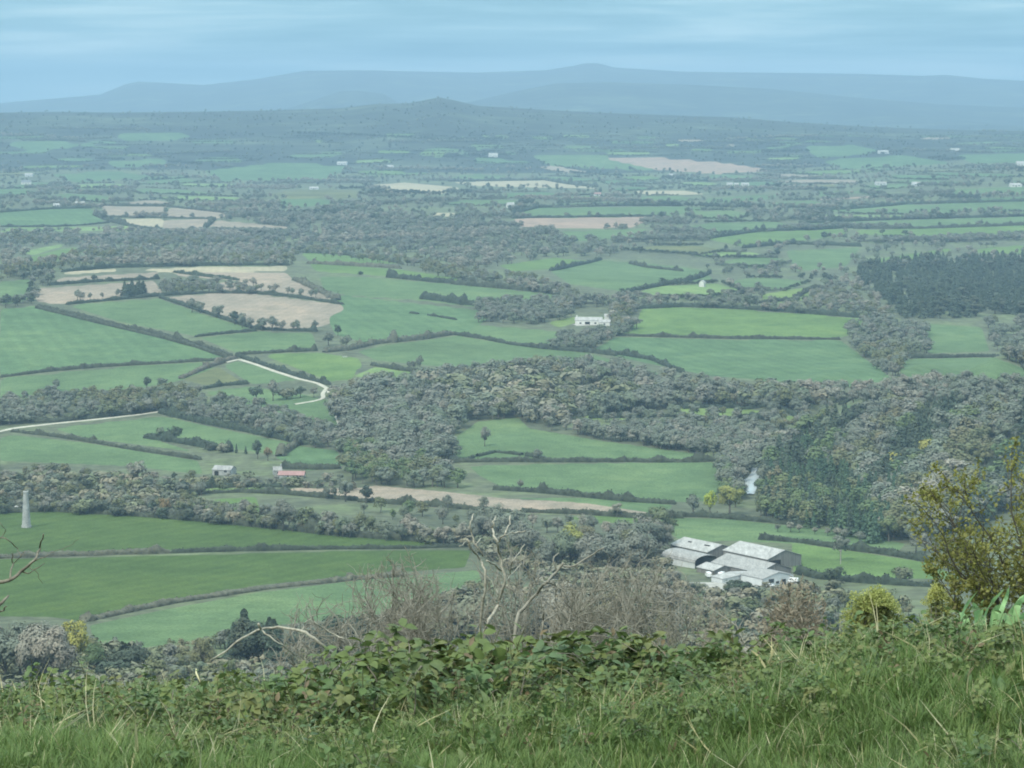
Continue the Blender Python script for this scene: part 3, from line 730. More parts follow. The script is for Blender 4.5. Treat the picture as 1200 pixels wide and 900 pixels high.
# ------------------------------------------------------------------ hedges between the fields
B = 'hedgegrey'
for pts, h, w, lab, *mt in [
 ([(0,266),(60,266),(100,264),(128,261)], 3, 4, 'thin hedge under the far green field beside two tan fields'),
 ([(0,249),(60,245),(108,244)], 4, 4, 'dark hedge above the far green field beside two tan fields'),
 ([(116,241),(193,242),(240,247),(285,252)], 4, 4, 'hedge along the upper edge of the far tan fields'),
 ([(122,254.5),(190,255.5),(252,257)], 3.5, 4, 'hedge dividing upper and lower far tan fields'),
 ([(110,252),(130,260),(165,268),(190,271)], 5, 6, 'sloping hedge below the pale wedge of the far tan fields'),
 ([(240,270),(290,273),(340,275)], 4, 5, 'hedge under the lowest far tan field'),
 ([(252,257),(246,263),(240,268)], 5, 5, 'short bushy hedge between two lower far tan fields'),
 ([(45,358.5),(90,370),(140,381.5),(190,393),(232,404),(272,418)], 2.6, 3.5, 'upper hedge of the sunken lane crossing the big hillside fields'),
 ([(43,361),(90,372.5),(140,384.5),(190,396),(230,407),(268,420)], 2.6, 3.5, 'lower hedge of the sunken lane crossing the big hillside fields'),
 ([(278,417),(310,429),(350,442),(386,451)], 3.0, 4, 'dark hedge along the pale track down to its bend'),
 ([(78,357),(130,352),(186,347),(245,343.5),(300,344),(350,349),(402,357)], 3.0, 4, 'hedge along the top of the large tan field'),
 ([(188,349),(215,358),(250,370),(300,386),(340,388),(372,388.5)], 3.0, 4, 'hedge along the bottom of the large tan field below its row of trees'),
 ([(228,395),(260,391.5),(300,388)], 2.5, 3.5, 'short hedge between two green fields below the large tan field'),
 ([(276,416),(320,413.5),(372,411)], 3, 4, 'hedge running from lane junction towards the round copse'),
 ([(0,442.5),(60,435),(120,430),(190,426),(266,422)], 2.6, 3.5, 'long straight hedge below the biggest hillside field'),
 ([(212,444),(240,432),(276,420)], 3, 5, 'hedge beside the dry triangular patch under the lane junction', B),
 ([(238,456),(262,452),(292,450)], 3, 4, 'short hedge below the dry triangular patch'),
 ([(56,334.5),(120,330),(186,327)], 3, 4, 'hedge across the tan fields left of dark conifer block'),
 ([(72,319),(130,314),(230,311.5),(340,311)], 4, 4, 'dark hedge along the very top of the pale tan fields'),
 ([(204,319.5),(240,324),(280,328.5)], 3, 4, 'short hedge slanting through pale tan fields above the copse'),
 ([(345,328),(395,352)], 4, 6, 'bushy hedge down the end of the tan fields', B),
 ([(352,296),(400,298),(440,303),(472,310)], 3, 4, 'hedge under the olive tree belt above bright strips'),
 ([(360,309),(400,311),(440,313),(470,315)], 4, 5, 'shrubby hedge between two bright green strips', B),
 ([(455,325),(485,328),(512,331),(532,332)], 5, 6, 'line of dark round shrubs under the bright green strip'),
 ([(530,333),(600,339),(640,343),(678,350)], 5, 6, 'dark hedge at the foot of the olive tree belt'),
 ([(494,350),(520,353),(545,357),(560,358)], 6, 7, 'line of tall dark shrubs in mid of the long green field'),
 ([(480,367),(505,370),(535,375)], 1.8, 2.5, 'faint broken line of tufts across a green field', 'hedge', 0.32),
 ([(380,413),(410,410),(440,403),(490,398),(531,392)], 4, 6, 'grey hedge curving up to the white gate', B),
 ([(531,392),(565,397),(600,404),(640,409),(690,413),(722,417)], 3, 4, 'dark hedge along the foot of the farm copse'),
 ([(690,412.5),(730,416),(765,422),(800,437)], 3, 4, 'hedge sloping down between the long strip and blue-green crop'),
 ([(722,393.5),(800,395.5),(860,397),(985,398)], 2.6, 3.5, 'straight hedge between bright pasture and blue-green crop'),
 ([(745,362),(800,359.5),(850,361),(900,364),(1028,374)], 4, 4.5, 'dark hedge along the top of the bright pasture'),
 ([(1042,420),(1100,419.5),(1165,418),(1200,431),(1240,447)], 3, 4, 'hedge between two green fields at the copse edge'),
 ([(645,317.5),(672,312),(704,304.5)], 4, 4.5, 'short hedge between two green fields beyond the white farmhouse'),
 ([(735,343),(770,336),(800,331),(832,320)], 4, 4.5, 'hedge slanting up right of the large far pasture'),
 ([(738,309),(760,314),(800,318)], 3.5, 4, 'short hedge on top of the large far pasture'),
 ([(436,428),(470,434),(507,438)], 3, 4, 'hedge above a small pale paddock by the big wood'),
 ([(528,542),(575,541),(640,541.5),(740,541),(845,540)], 2.6, 3.5, 'long straight hedge across middle of the two valley meadows'),
 ([(545,539),(580,530),(608,533),(640,538)], 2.0, 3, 'curving rushy hedge inside the upper valley meadow', 'hedge', 0.12),
 ([(578,574),(630,577),(690,583),(740,588),(792,591)], 3, 4, 'hedge along the bottom of the lower valley meadow'),
 ([(610,600),(690,603),(758,608),(800,607)], 2.6, 3.5, 'dark hedge under the long tan strip near its end'),
 ([(420,588),(500,593),(560,598),(600,600)], 2.4, 3.2, 'dark hedge under middle of the long tan strip'),
 ([(140,579),(200,580),(280,577),(330,579),(420,587)], 2.4, 3.2, 'dark hedge curving under the beginning of the tan strip'),
 ([(200,573.5),(250,571.5),(300,570),(330,571)], 2.4, 3.2, 'hedge above the pale strip by the grey barn'),
 ([(14,506),(60,511),(100,517),(150,526),(235,539)], 2.2, 3.2, 'neatly clipped dark hedge ending alone in the meadow'),
 ([(170,513),(205,518),(240,524),(270,530)], 4, 5, 'shrubby hedge with two trees over the meadow'),
 ([(188,484),(230,494),(290,506),(350,519)], 4, 5, 'hedge below the tree belt from track end'),
 ([(0,497),(60,495),(130,488),(188,481)], 3, 4, 'hedge behind the pale straight track'),
 ([(328,535),(345,523),(352,520)], 4, 5, 'grey hedge beside the rough orchard', B),
 ([(330,549),(370,550),(400,549)], 3, 4, 'dark hedge behind the red-roofed building'),
 ([(-20,655),(60,652),(130,650),(200,648)], 2.2, 4, 'bushy brown hedge between the two nearest green fields', B),
 ([(200,648),(290,645.5),(400,643.5),(470,643),(545,641)], 2.0, 3.2, 'trimmed dark hedge between the two nearest green fields'),
 ([(96,729),(150,717),(200,707),(260,698),(320,689),(420,679),(470,675)], 1.8, 4.5, 'low brown hedge bank slanting over the nearest pasture', B),
 ([(0,601),(60,599),(150,604),(240,611),(330,620),(400,628),(545,638)], 3, 4, 'dark hedge along top of the nearest green field'),
 ([(890,632),(940,636),(980,642),(1040,650),(1092,659)], 2.6, 4, 'thick hedge across the pastures behind the farm'),
 ([(935,672),(960,678),(1000,682),(1060,686),(1100,688)], 3, 4, 'dark hedge under the bright pasture right of the farm'),
 ([(775,605),(830,606),(900,612),(960,619)], 2.4, 3.2, 'hedge along the conifer edge above the farm pasture'),
 ([(800,479),(860,478),(935,490)], 2.6, 4, 'hedge over the bright lime strip among trees'),
 ([(690,490),(785,488),(870,489),(900,493)], 2.4, 3.5, 'dark hedge below bright lime strip among trees'),
 ([(925,514),(985,515)], 3, 4, 'short dark hedge between two pale strips by the spur'),
 ([(985,474),(1030,473),(1075,472)], 3, 4, 'hedge above narrow green strip at the spur top'),
 ([(1135,555),(1180,544),(1230,548)], 2.6, 3.5, 'hedge of a green field behind the leafy hawthorn'),
 ([(830,280),(890,271),(1000,267)], 4.5, 5, 'far hedge over bright strip in upper pastures'),
 ([(870,291),(930,286),(1010,289)], 5, 5, 'far hedge over the square green field by conifers'),
 ([(1000,268),(1080,268),(1200,264),(1240,263)], 4.5, 5, 'long far hedge between two bright upper pastures'),
 ([(935,262),(1060,257),(1240,252)], 4.5, 5, 'topmost long far hedge of the upper pastures'),
 ([(600,251),(630,243.5),(800,241.5)], 5, 6, 'far hedge over green strip above pinkish strip'),
 ([(600,256),(700,254.5),(780,253.5)], 4, 5, 'far hedge between green strip and pinkish strip'),
 ([(525,212.5),(640,211),(700,219)], 6, 8, 'far dark hedge over the long pale stubble strip'),
 ([(940,247),(1060,239.5),(1240,235)], 5, 6, 'far hedge over teal pastures toward horizon'),
 ([(890,355),(930,352),(960,337)], 3.5, 4.5, 'hedge under small lime field by two dark trees'),
]:
    hedge(pts, h, w, lab, mt[0] if mt else 'hedge', mt[1] if len(mt) > 1 else 0.0)

# ------------------------------------------------------------------ woods
wood('filling the main valley wood', [(385,455),(430,440),(520,430),(620,420),(700,417),(760,430),(800,437),(880,448),(960,452),(990,470),(940,482),(870,480),(800,476),(740,486),(690,490),(640,502),(610,492),(560,492),(535,505),(530,540),(480,548),(430,545),(398,524),(388,490)], 1000, {'bare': 6, 'grey': 0.4, 'olive': 1.6, 'bush': 1.0}, (8, 20), 0.7, True, 1)
wood('in the clump at foot of the valley wood', [(408,515),(470,520),(520,543),(560,566),(545,572),(480,572),(420,570),(400,550)], 95, {'leafy': 2, 'olive': 2, 'bare': 1.5}, (12, 15), 0.6, True, 2)
wood('in the belt behind the pale track', [(0,462),(60,455),(160,456),(215,450),(245,458),(310,470),(395,500),(405,532),(370,536),(300,508),(192,484),(100,492),(0,500)], 330, {'bare': 5, 'olive': 1.5}, (9, 13), 0.6, True, 3)
wood('over the wooded spur', [(890,575),(905,515),(960,485),(1040,468),(1100,470),(1240,470),(1240,560),(1150,620),(1080,640),(1030,632),(1000,560),(930,560)], 800, {'grey': .5, 'olive': 2.4, 'bare': 3.2, 'leafy': .8, 'dark': 1.3, 'conifer': 1.8}, (10, 20), 0.6, True, 4, bands=(0.7, 34))
wood('planted below the wooded spur', [(880,602),(890,572),(915,530),(945,512),(965,540),(1010,552),(1050,545),(1090,585),(1085,630),(1020,638),(960,622),(920,614)], 470, {'spruce': 4, 'conifer': 2, 'leafy': .7, 'olive': .7}, (8, 18), 0.6, False, 5, (1.0, 1.5))
wood('beside the river', [[(838,550),(855,520),(875,508),(892,530),(882,548),(872,560),(874,578),(868,600),(850,595)], [(892,530),(930,505),(925,540),(895,585),(884,590),(892,560)]], 120, {'bare': 5, 'leafy': 1}, (10, 14), 0.5, True, 6)
wood('in the conifer plantation', [(990,318),(1015,306),(1080,296),(1140,298),(1240,292),(1240,368),(1150,372),(1060,374),(1035,352),(1010,335)], 900, {'conifer': 6, 'dark': 1.2}, (11, 18), 0.7, False, 7, (1.3, 2.0))
wood('along the belt over the bright strips', [(345,284),(430,287),(500,303),(545,316),(620,322),(682,342),(676,353),(620,342),(540,331),(460,311),(345,297)], 260, {'olive': 3, 'bare': 3, 'grey': 1}, (9, 13), 0.5, False, 8)
wood('in the hollow behind the tree belt', [(300,258),(420,236),(520,258),(600,268),(690,278),(720,286),(720,304),(645,302),(585,312),(545,318),(500,303),(430,290),(350,287)], 520, {'bare': 6, 'grey': 2}, (12, 16), 0.5, True, 9)
wood('over the scrubby hill above tan fields', [(0,270),(150,267),(330,276),(352,300),(342,312),(180,313),(120,312),(60,318),(0,330)], 900, {'grey': 3, 'bare': 3, 'olive': 2}, (7, 14), 0.4, True, 10)
wood('round the white farmhouse', [[(558,352),(600,350),(640,348),(680,346),(672,360),(672,374),(625,380),(560,378)], [(672,350),(745,345),(750,362),(745,392),(720,396),(690,412),(640,410),(655,392),(720,385),(716,362),(680,362)], [(545,372),(566,366),(562,380),(620,402),(600,405),(535,392)]], 300, {'bare': 6, 'grey': 0.5, 'olive': 0.5}, (10, 14), 0.45, False, 11)
wood('in the copse beside blue-green crop', [[(985,390),(1000,378),(1035,366),(1085,382),(1092,414),(1062,418),(1052,447),(1035,440),(1005,412)], [(1150,375),(1240,368),(1240,445),(1200,432),(1165,415)]], 240, {'bare': 5, 'olive': 1}, (11, 15), 0.5, False, 12)
wood('between crop and the wooded spur', [(870,447),(1000,452),(1100,440),(1240,444),(1240,478),(1060,476),(985,474),(930,470)], 220, {'bare': 5, 'grey': 2}, (10, 14), 0.5, True, 13)
wood('in belt behind the valley meadows', [(612,492),(700,498),(800,495),(905,503),(940,520),(905,545),(848,538),(700,516),(640,508)], 230, {'bare': 5, 'grey': 1}, (10, 14), 0.5, True, 14)
wood('scattered by the lime strips', [(660,470),(800,462),(940,470),(985,480),(985,520),(905,512),(800,500),(690,498)], 110, {'bare': 4, 'olive': 1}, (8, 12), 0.3, True, 15)
wood('around upper pastures and conifers', [(700,258),(830,240),(940,232),(1240,226),(1240,310),(1010,318),(980,340),(1030,372),(880,366),(750,360),(700,330),(820,318),(835,300),(720,296)], 520, {'bare': 5, 'grey': 2, 'dark': 0.8}, (9, 13), 0.3, True, 16)
wood('on scrub by small lime field', [(965,335),(1005,318),(1030,345),(1050,372),(960,368),(880,366),(862,356),(940,356)], 130, {'grey': 3, 'olive': 2, 'bare': 2}, (8, 12), 0.4, True, 17)
wood('along hillside hedges', [(0,326),(60,310),(72,320),(45,356),(0,362)], 40, {'bare': 4, 'dark': 2}, (9, 13), 0.5, True, 18)
wood('in the tan fields copse', [(185,345),(190,330),(230,328),(262,330),(330,347),(395,354),(340,350),(262,344)], 70, {'bare': 4, 'olive': 1}, (9, 12), 0.3, False, 19)
wood('sprinkled between far fields', [(-40,195),(1240,195),(1240,262),(-40,262)], 2000, {'bare': 5, 'dark': 1.5, 'grey': 2}, (9, 13), 0.2, True, 20, (1.1, 1.5))
wood('covering the bluish far hills', [(-60,128),(150,128),(515,114),(800,135),(1260,150),(1260,200),(-60,200)], 1500, {'dark': 5, 'bare': 3}, (7, 12), 0.1, True, 21, (1.0, 1.5))
# bands of trees along far hedgerows
rr = np.random.default_rng(5)
for k in range(150):
    u0 = rr.uniform(-40, 1200); v0 = 150+rr.uniform(0, 1)**0.7*135; L = rr.uniform(40, 170); s = rr.normal(0, 0.03)
    n = int(L/1.7); uu = u0+np.linspace(0, L, n)+rr.normal(0, .6, n); vv = v0+s*(uu-u0)+rr.normal(0, .25, n)+rr.uniform(-1, 1)*np.sin((uu-u0)/L*3)
    ok = ~infield(uu, vv); uu = uu[ok]; vv = vv[ok]
    if len(uu) < 3: continue
    P = unproject(uu, vv)
    kk = rr.choice(['bare', 'dark', 'grey'], p=[0.6, 0.25, 0.15])
    WOODS.setdefault(('woodland', 'sprinkled between far fields', kk), []).append((P, rr.uniform(6, 13, len(P)), rr.uniform(1.2, 1.8, len(P)), rr.uniform(0, 6, len(P))))
# thin hedgerows round the patchwork of far fields
hrng = np.random.default_rng(3)
for P_ in PATCH:
    for a, b in ((0, 5), (5, 4), (4, 3), (1, 2)):
        (u0, v0), (u1, v1) = P_[a], P_[b]; n = max(3, int(math.hypot(u1-u0, v1-v0)/1.3)); t = np.linspace(0, 1, n)
        uu = u0+(u1-u0)*t+hrng.normal(0, .4, n); vv = v0+(v1-v0)*t+hrng.normal(0, .15, n)+(.5 if a != 1 else -.3)
        Q = unproject(uu, vv); kk = hrng.choice(['bare', 'dark', 'dark'])
        WOODS.setdefault(('woodland', 'in thin hedgerows of the far patchwork fields', kk), []).append((Q, hrng.uniform(2.5, 6.5, n), hrng.uniform(1.2, 2.0, n), hrng.uniform(0, 6, n)))
wood('over the slope under the bank', [(-20,762),(110,757),(180,768),(250,752),(420,735),(560,690),(640,680),(800,690),(830,700),(960,693),(1060,702),(1090,770),(600,800),(-20,850)], 1200, {'bush': 3, 'olive': 2, 'bare': 3, 'dark': .8}, (3.5, 9), 0.25, False, 22)
wood('under the tall belt left of farm', [(232,600),(330,612),(470,622),(560,630),(640,655),(780,640),(790,690),(640,690),(545,642),(400,630),(240,612)], 330, {'bush': 4, 'bare': 2, 'olive': 1}, (4, 9), 0.2, False, 23)
wood('inside thick belt above nearest field', [(-20,560),(60,554),(140,562),(235,570),(245,606),(150,604),(60,600),(-20,602)], 330, {'bush': 3, 'bare': 3, 'olive': 1.2, 'dark': .8}, (4, 10), 0.2, False, 24)
wood('round the grey barn and red roof', [(215,565),(250,560),(300,562),(330,565),(400,563),(420,575),(330,572),(215,576)], 70, {'bush': 3, 'bare': 2}, (3, 7), 0.1, False, 25)
for pts in HEDGES:
    for Q_ in mirrored([p for p in pts]):
        if len(Q_) < 2: continue
        Q_ = np.array(Q_, float); L = np.concatenate([[0], np.cumsum(np.hypot(*np.diff(Q_, axis=0).T))]); n = max(4, int(L[-1]/1.6)); t = np.linspace(0, L[-1], n)
        Q = unproject(np.interp(t, L, Q_[:, 0]), np.interp(t, L, Q_[:, 1]))
        WOODS.setdefault(('woodland', 'in hedgerows running on past the edges of the view', 'dark'), []).append((Q, hrng.uniform(2.0, 4.0, n), hrng.uniform(1.3, 2.0, n), hrng.uniform(0, 6, n)))
OUT = [[(-330, 205), (-8, 205), (-8, 600), (-330, 600)], [(1208, 205), (1530, 205), (1530, 640), (1208, 640)]]
wood('running on past both edges of the view', OUT, 2600, {'bare': 5, 'grey': 1, 'olive': 1.5, 'dark': 1, 'leafy': .6}, (7, 16), 0.3, True, 26)
flush_woods()

# ------------------------------------------------------------------ single trees and rows
T = tree_px
T(188, 515, 17, 'bare', 'bare tree beside a dark one on the meadow hedge'); T(207, 517, 20, 'dark', 'dark rounded tree standing on the meadow hedge')
T(277, 531, 11, 'conifer', 'shorter dark conifer by the grey barn'); T(288, 532, 9, 'conifer', 'smallest dark conifer by the grey barn', wide=1.4)
T(302, 538, 25, 'dark', 'tall dark evergreen tree behind the grey barn', wide=.8); T(314, 540, 17, 'rust', 'brown tree next to tall evergreen by grey barn')
T(247, 528, 10, 'darkbush', 'dark round bush on the meadow hedge above barn', wide=1.5); T(262, 530, 12, 'bush', 'grey bush at the end of meadow hedge', wide=1.4)
T(160, 567, 31, 'grey', 'big pale bare tree rising over the lower hedge trees', wide=1.1); T(204, 563, 11, 'dark', 'small dark tree beside grass slope left of barn')
T(249, 575, 20, 'dark', 'narrow dark ivy-clad tree in front of the grey barn', wide=.45); T(225, 570, 22, 'olive', 'olive budding tree between bare giant and grey barn', wide=1.1)
T(130, 601, 21, 'bare', 'bare hedgerow tree left of the rust-tinted one'); T(193, 606, 25, 'rust', 'rust-tinted tree in the hedge above nearest field', wide=1.1)
T(383, 585, 17, 'bare', 'bare tree on the tan strip beside dark round tree'); T(392, 584, 15, 'dark', 'dark tree on the start of the tan strip'); T(429, 590, 24, 'dark', 'dark round tree in front of the tan strip', wide=1.05)
T(405, 588, 30, 'bare', 'large bare spreading tree before the tan strip', wide=1.1)
T(332, 622, 38, 'bare', 'largest bare tree of the hedge above nearest field', wide=1.25); T(360, 622, 30, 'olive', 'olive tree beside the largest bare hedge tree', wide=1.2)
T(525, 599, 22, 'bare', 'lone bare tree against the middle of the tan strip'); T(567, 602, 22, 'bare', 'bare tree at the tan strip gap'); T(723, 606, 20, 'grey', 'bare pale tree near the end of the tan strip')
T(568, 523, 26, 'bare', 'tall bare tree standing alone in the upper valley meadow', wide=.8); T(630, 541, 16, 'bare', 'spreading bare tree on the meadow hedge', wide=1.3); T(610, 574, 13, 'bare', 'small bare tree under the lower valley meadow')
T(855, 604, 42, 'gold', 'big golden-green round tree left of the conifers', wide=1.15); T(832, 604, 30, 'lime', 'bright lime-yellow tree beside golden one', wide=.85); T(812, 604, 26, 'bare', 'bare tree left of the bright lime one', wide=1.1)
T(975, 684, 23, 'darkbush', 'dark round bush beside hedge right of the farm', wide=1.15); T(1058, 684, 22, 'bush', 'grey-green round bush farther right on the same hedge', wide=1.25); T(978, 688, 11, 'bush', 'small grey bush under the dark round one', wide=1.8)
T(985, 657, 36, 'bare', 'bare tree on the hedge behind the farm pasture', wide=.9)
T(813, 490, 20, 'bare', 'bare round tree on the lime strip', wide=1.1); T(847, 489, 14, 'olive', 'small olive tree on the lime strip'); T(905, 489, 20, 'bare', 'bare tree at the right end of the lime strip', wide=1.2)
T(945, 508, 27, 'bare', 'larger of two bare trees by pale strips at spur', wide=1.1); T(968, 509, 24, 'bare', 'smaller of two bare trees by pale strips at spur', wide=1.1)
T(878, 362, 17, 'dark', 'dark brown double-crowned tree over bright pasture', wide=1.6); T(943, 354, 9, 'dark', 'small dark tree on the lime field edge', wide=1.6)
T(396, 394, 15, 'dark', 'dark round tree at the corner of the tan field'); T(385, 405, 18, 'bare', 'bare tree in copse by the tan field corner', wide=1.3); T(405, 408, 17, 'bare', 'second bare tree in copse by the tan field corner', wide=1.3)
T(423, 322, 5, 'darkbush', 'tiny dark bush alone on the bright strip', wide=1.5); T(573, 358, 12, 'darkbush', 'dark bush clump ending the shrub line', wide=1.5)
T(110, 330, 9, 'dark', 'dark tree left on hill top', wide=1.5)
T(320, 470, 26, 'bare', 'tallest tree of the small copse above tree belt', wide=.9); T(300, 470, 20, 'dark', 'darker tree of the small copse above tree belt', wide=1.2); T(352, 466, 15, 'dark', 'dark tree by the track bend', wide=1.3); T(336, 468, 14, 'bush', 'grey bush between copse and track bend', wide=1.5); T(368, 466, 14, 'bare', 'bare tree just before the track bend', wide=1.2)
T(66, 458, 0.1+16, 'bare', 'bare tree sticking up above the left tree belt'); T(172, 456, 16, 'dark', 'dark tree at the top of tree belt', wide=1.1); T(190, 456, 16, 'bare', 'bare tree at the top of tree belt', wide=1.3)
row_px([(222,366),(236,367),(259,373),(272,379),(286,384),(296,386),(307,387),(316,388),(332,388),(357,388),(370,388)], 13, 16, ['bare', 'bare', 'bare', 'dark'], {'bare': 'bare tree in the row along foot of large tan field', 'dark': 'dark tree in the row along foot of large tan field'}, 'trees along the large tan field', .5, seed=1)
row_px([(145,349),(170,347)], 10, 17, ['conifer'], 'dark conifer in the block between the tan fields', 'dark conifers between tan fields', 1.5, (1.6, 1.9), hv=.12)
row_px([(22,326),(62,318)], 9, 12, ['conifer'], 'dark conifer in clump on hill top above tan fields', 'dark conifers on the hill top', 2, (1.6, 1.9), hv=.12)
row_px([(476,434),(492,435)], 3, 17, ['bare'], 'bare tree of the trio on paddock hedge', 'trio of bare trees', .4, (.7, .9))
row_px([(80,352),(100,352),(140,348)], 5, 11, ['bare'], 'bare tree before the tan field left of conifer block', 'bare trees before left tan field', .7)
row_px([(285,335),(300,338),(320,342),(385,352)], 11, 11, ['bare', 'grey'], 'bare tree among the tan fields below hill top', 'bare trees among tan fields', 1.5)
row_px([(4,580),(60,575),(130,578),(230,585)], 22, 17, ['bare', 'bare', 'olive', 'dark'], {'bare': 'bare tree in thick belt above nearest field', 'olive': 'olive tree in thick belt above nearest field', 'dark': 'dark tree in thick belt above nearest field'}, 'trees of thick belt', 5, (1.1, 1.5), seed=2)
row_px([(0,562),(60,556),(130,562),(200,566)], 18, 13, ['bare', 'grey', 'olive'], {'bare': 'bare tree along the back of thick belt', 'grey': 'pale grey tree along the back of thick belt', 'olive': 'olive tree along the back of thick belt'}, 'trees at back of thick belt', 4, (1.2, 1.6), seed=3)
row_px([(0,601),(40,599),(60,600),(130,603),(240,611),(330,621)], 22, 15, ['bare', 'darkbush', 'dark', 'bush'], {'bare': 'bare tree in hedge top of nearest field', 'dark': 'dark tree in hedge top of nearest field', 'darkbush': 'dark bush in hedge top of nearest field', 'bush': 'grey bush in hedge top of nearest field'}, 'hedge trees over nearest field', 1.5, (1.2, 1.6), seed=4)
row_px([(230,606),(300,612),(420,628),(545,638)], 30, 24, ['bare', 'bare', 'grey', 'olive'], {'bare': 'bare tree in tall belt left of the farm', 'grey': 'pale twiggy tree in tall belt left of the farm', 'olive': 'olive tree in tall belt left of the farm'}, 'trees of tall belt', 4, (1.0, 1.35), seed=5)
row_px([(420,602),(470,606),(520,612),(560,612)], 10, 17, ['bare', 'leafy', 'olive'], {'bare': 'bare tree in the belt under tan strip', 'leafy': 'green tree in the belt under tan strip', 'olive': 'olive tree in the belt under tan strip'}, 'trees under tan strip', 4, (1.0, 1.3), seed=6)
row_px([(560,640),(620,660),(700,672),(760,660),(780,640)], 26, 48, ['bare', 'bare', 'bare', 'olive'], {'bare': 'tall bare tree in grove beside farm sheds', 'olive': 'olive tree in grove beside farm sheds'}, 'grove beside farm sheds', 10, (0.95, 1.25), seed=7, hv=.2)
row_px([(600,625),(660,622),(720,632),(775,628)], 12, 21, ['bare', 'bare', 'grey'], {'bare': 'bare tree at back of grove beside farm', 'grey': 'pale tree at back of grove beside farm'}, 'back of grove', 6, (1.0, 1.3), seed=8)
T(668, 668, 56, 'gold', 'golden-topped tree in grove beside farm sheds', wide=1.0)
T(745, 678, 62, 'bare', 'biggest bare tree next to farm sheds', wide=1.2); T(772, 650, 40, 'dark', 'dark tree touching the back of farm sheds', wide=.8); T(790, 690, 26, 'bare', 'bare tree before the arched shed', wide=1.2)
row_px([(785,694),(830,698),(880,697),(950,700)], 12, 17, ['bush', 'olive', 'darkbush'], {'bush': 'grey bush in front of farm yard', 'olive': 'olive tree in front of farm yard', 'darkbush': 'dark bush in front of farm yard'}, 'bushes before farm yard', 4, (1.1, 1.5), seed=9)
row_px([(905,622),(960,626),(1010,636)], 8, 13, ['grey', 'bare'], {'grey': 'pale shrub at the foot of young conifers', 'bare': 'bare tree at the foot of young conifers'}, 'shrubs below conifers', 1.5, (1.2, 1.5), seed=10)
row_px([(1070,645),(1120,668),(1160,680)], 8, 24, ['bare', 'olive'], {'bare': 'bare tree in hedge behind leafy hawthorn', 'olive': 'olive tree in hedge behind leafy hawthorn'}, 'trees behind leafy hawthorn', 3, (1, 1.3), seed=11)
T(1050, 556, 30, 'gold', 'golden-green tree halfway up the wooded spur', wide=1.1); T(1085, 538, 27, 'gold', 'higher golden-green tree on the wooded spur', wide=1.1); T(1020, 546, 26, 'olive', 'olive tree left of golden one on wooded spur', wide=1.2)
# slope woodland below the bank
row_px([(-10,806),(40,808),(75,804)], 7, 88, ['grey', 'bare'], {'grey': 'pale twiggy tree in lowest grove under nearest pasture', 'bare': 'bare tree in lowest grove under nearest pasture'}, 'lowest grove', 4, (.8, 1.1), seed=12, hv=.1)
T(88, 792, 72, 'gold', 'golden-leaved tree at the edge of lowest grove', wide=.75)
T(152, 792, 38, 'darkbush', 'dark evergreen bush left of the white shed', wide=1.4); T(128, 800, 28, 'darkbush', 'dark low bush beyond the lowest grove', wide=1.6); T(200, 800, 34, 'bare', 'bare tree right of the white shed', wide=1.1)
T(240, 795, 54, 'olive', 'olive round-topped tree between white shed and dark conifers', wide=.9); T(110, 795, 45, 'leafy', 'fresh green tree by the golden one')
row_px([(268,792),(290,785),(310,788),(325,795)], 7, 62, ['conifer', 'dark'], {'conifer': 'dark conifer behind the pale arching branch', 'dark': 'dark evergreen tree behind the pale arching branch'}, 'dark evergreens behind arching branch', 4, (1.0, 1.3), seed=13, hv=.15)
row_px([(375,790),(410,780),(440,785)], 7, 62, ['conifer', 'dark'], {'conifer': 'dark conifer left of the bare hawthorns', 'dark': 'dark evergreen left of the bare hawthorns'}, 'dark evergreens by hawthorns', 4, (1.0, 1.25), seed=14, hv=.15)
row_px([(180,800),(230,806),(300,806),(360,800),(420,800)], 12, 40, ['bare', 'olive', 'grey'], {'bare': 'bare tree on slope under the bank', 'olive': 'olive tree on slope under the bank', 'grey': 'pale tree on slope under the bank'}, 'slope trees', 6, (1.0, 1.3), seed=15)
row_px([(460,770),(540,760),(620,755),(700,745),(780,735)], 24, 62, ['bare', 'grey', 'olive', 'bush'], {'bare': 'bare tree on slope behind the hawthorns', 'grey': 'pale tree on slope behind the hawthorns', 'olive': 'olive tree on slope behind the hawthorns', 'bush': 'grey bush on slope behind the hawthorns'}, 'slope trees behind hawthorns', 10, (1.0, 1.3), seed=16)
print('trees', NTREE)
# ------------------------------------------------------------------ buildings
M['rooflight'] = surf('pale_sheet_roof', [(0.3, (0.24,0.24,0.225)), (0.5, (0.33,0.33,0.315)), (0.7, (0.44,0.44,0.42))], 0.3, 1.4, rough=0.6, amt2=0.22, stretch=(1.6, 0.5, 1))
M['roofgrey'] = surf('grey_fibre_roof', [(0.3, (0.22,0.22,0.21)), (0.7, (0.33,0.33,0.315))], 0.3, 1.3, rough=0.7, amt2=0.25, stretch=(1.6, 0.5, 1))
M['roofslate'] = surf('slate_roof', [(0.3, (0.13,0.14,0.15)), (0.7, (0.20,0.21,0.22))], 0.3, 2.5, rough=0.6, amt2=0.15)
M['roofred'] = surf('red_sheet_roof', [(0.3, (0.27,0.155,0.145)), (0.7, (0.34,0.21,0.195))], 0.3, 2.5, rough=0.7)
M['white'] = surf('white_render', [(0.3, (0.50,0.50,0.47)), (0.7, (0.64,0.64,0.60))], 0.2, 2.5, amt2=0.08)
M['offwhite'] = surf('dirty_white_cladding', [(0.3, (0.42,0.45,0.455)), (0.7, (0.58,0.60,0.595))], 0.25, 2.5, amt2=0.12)
M['clad'] = surf('dark_timber_cladding', [(0.35, (0.13,0.13,0.125)), (0.65, (0.21,0.205,0.19))], 0.25, 1.2, amt2=0.2, stretch=(5, 5, 0.3))
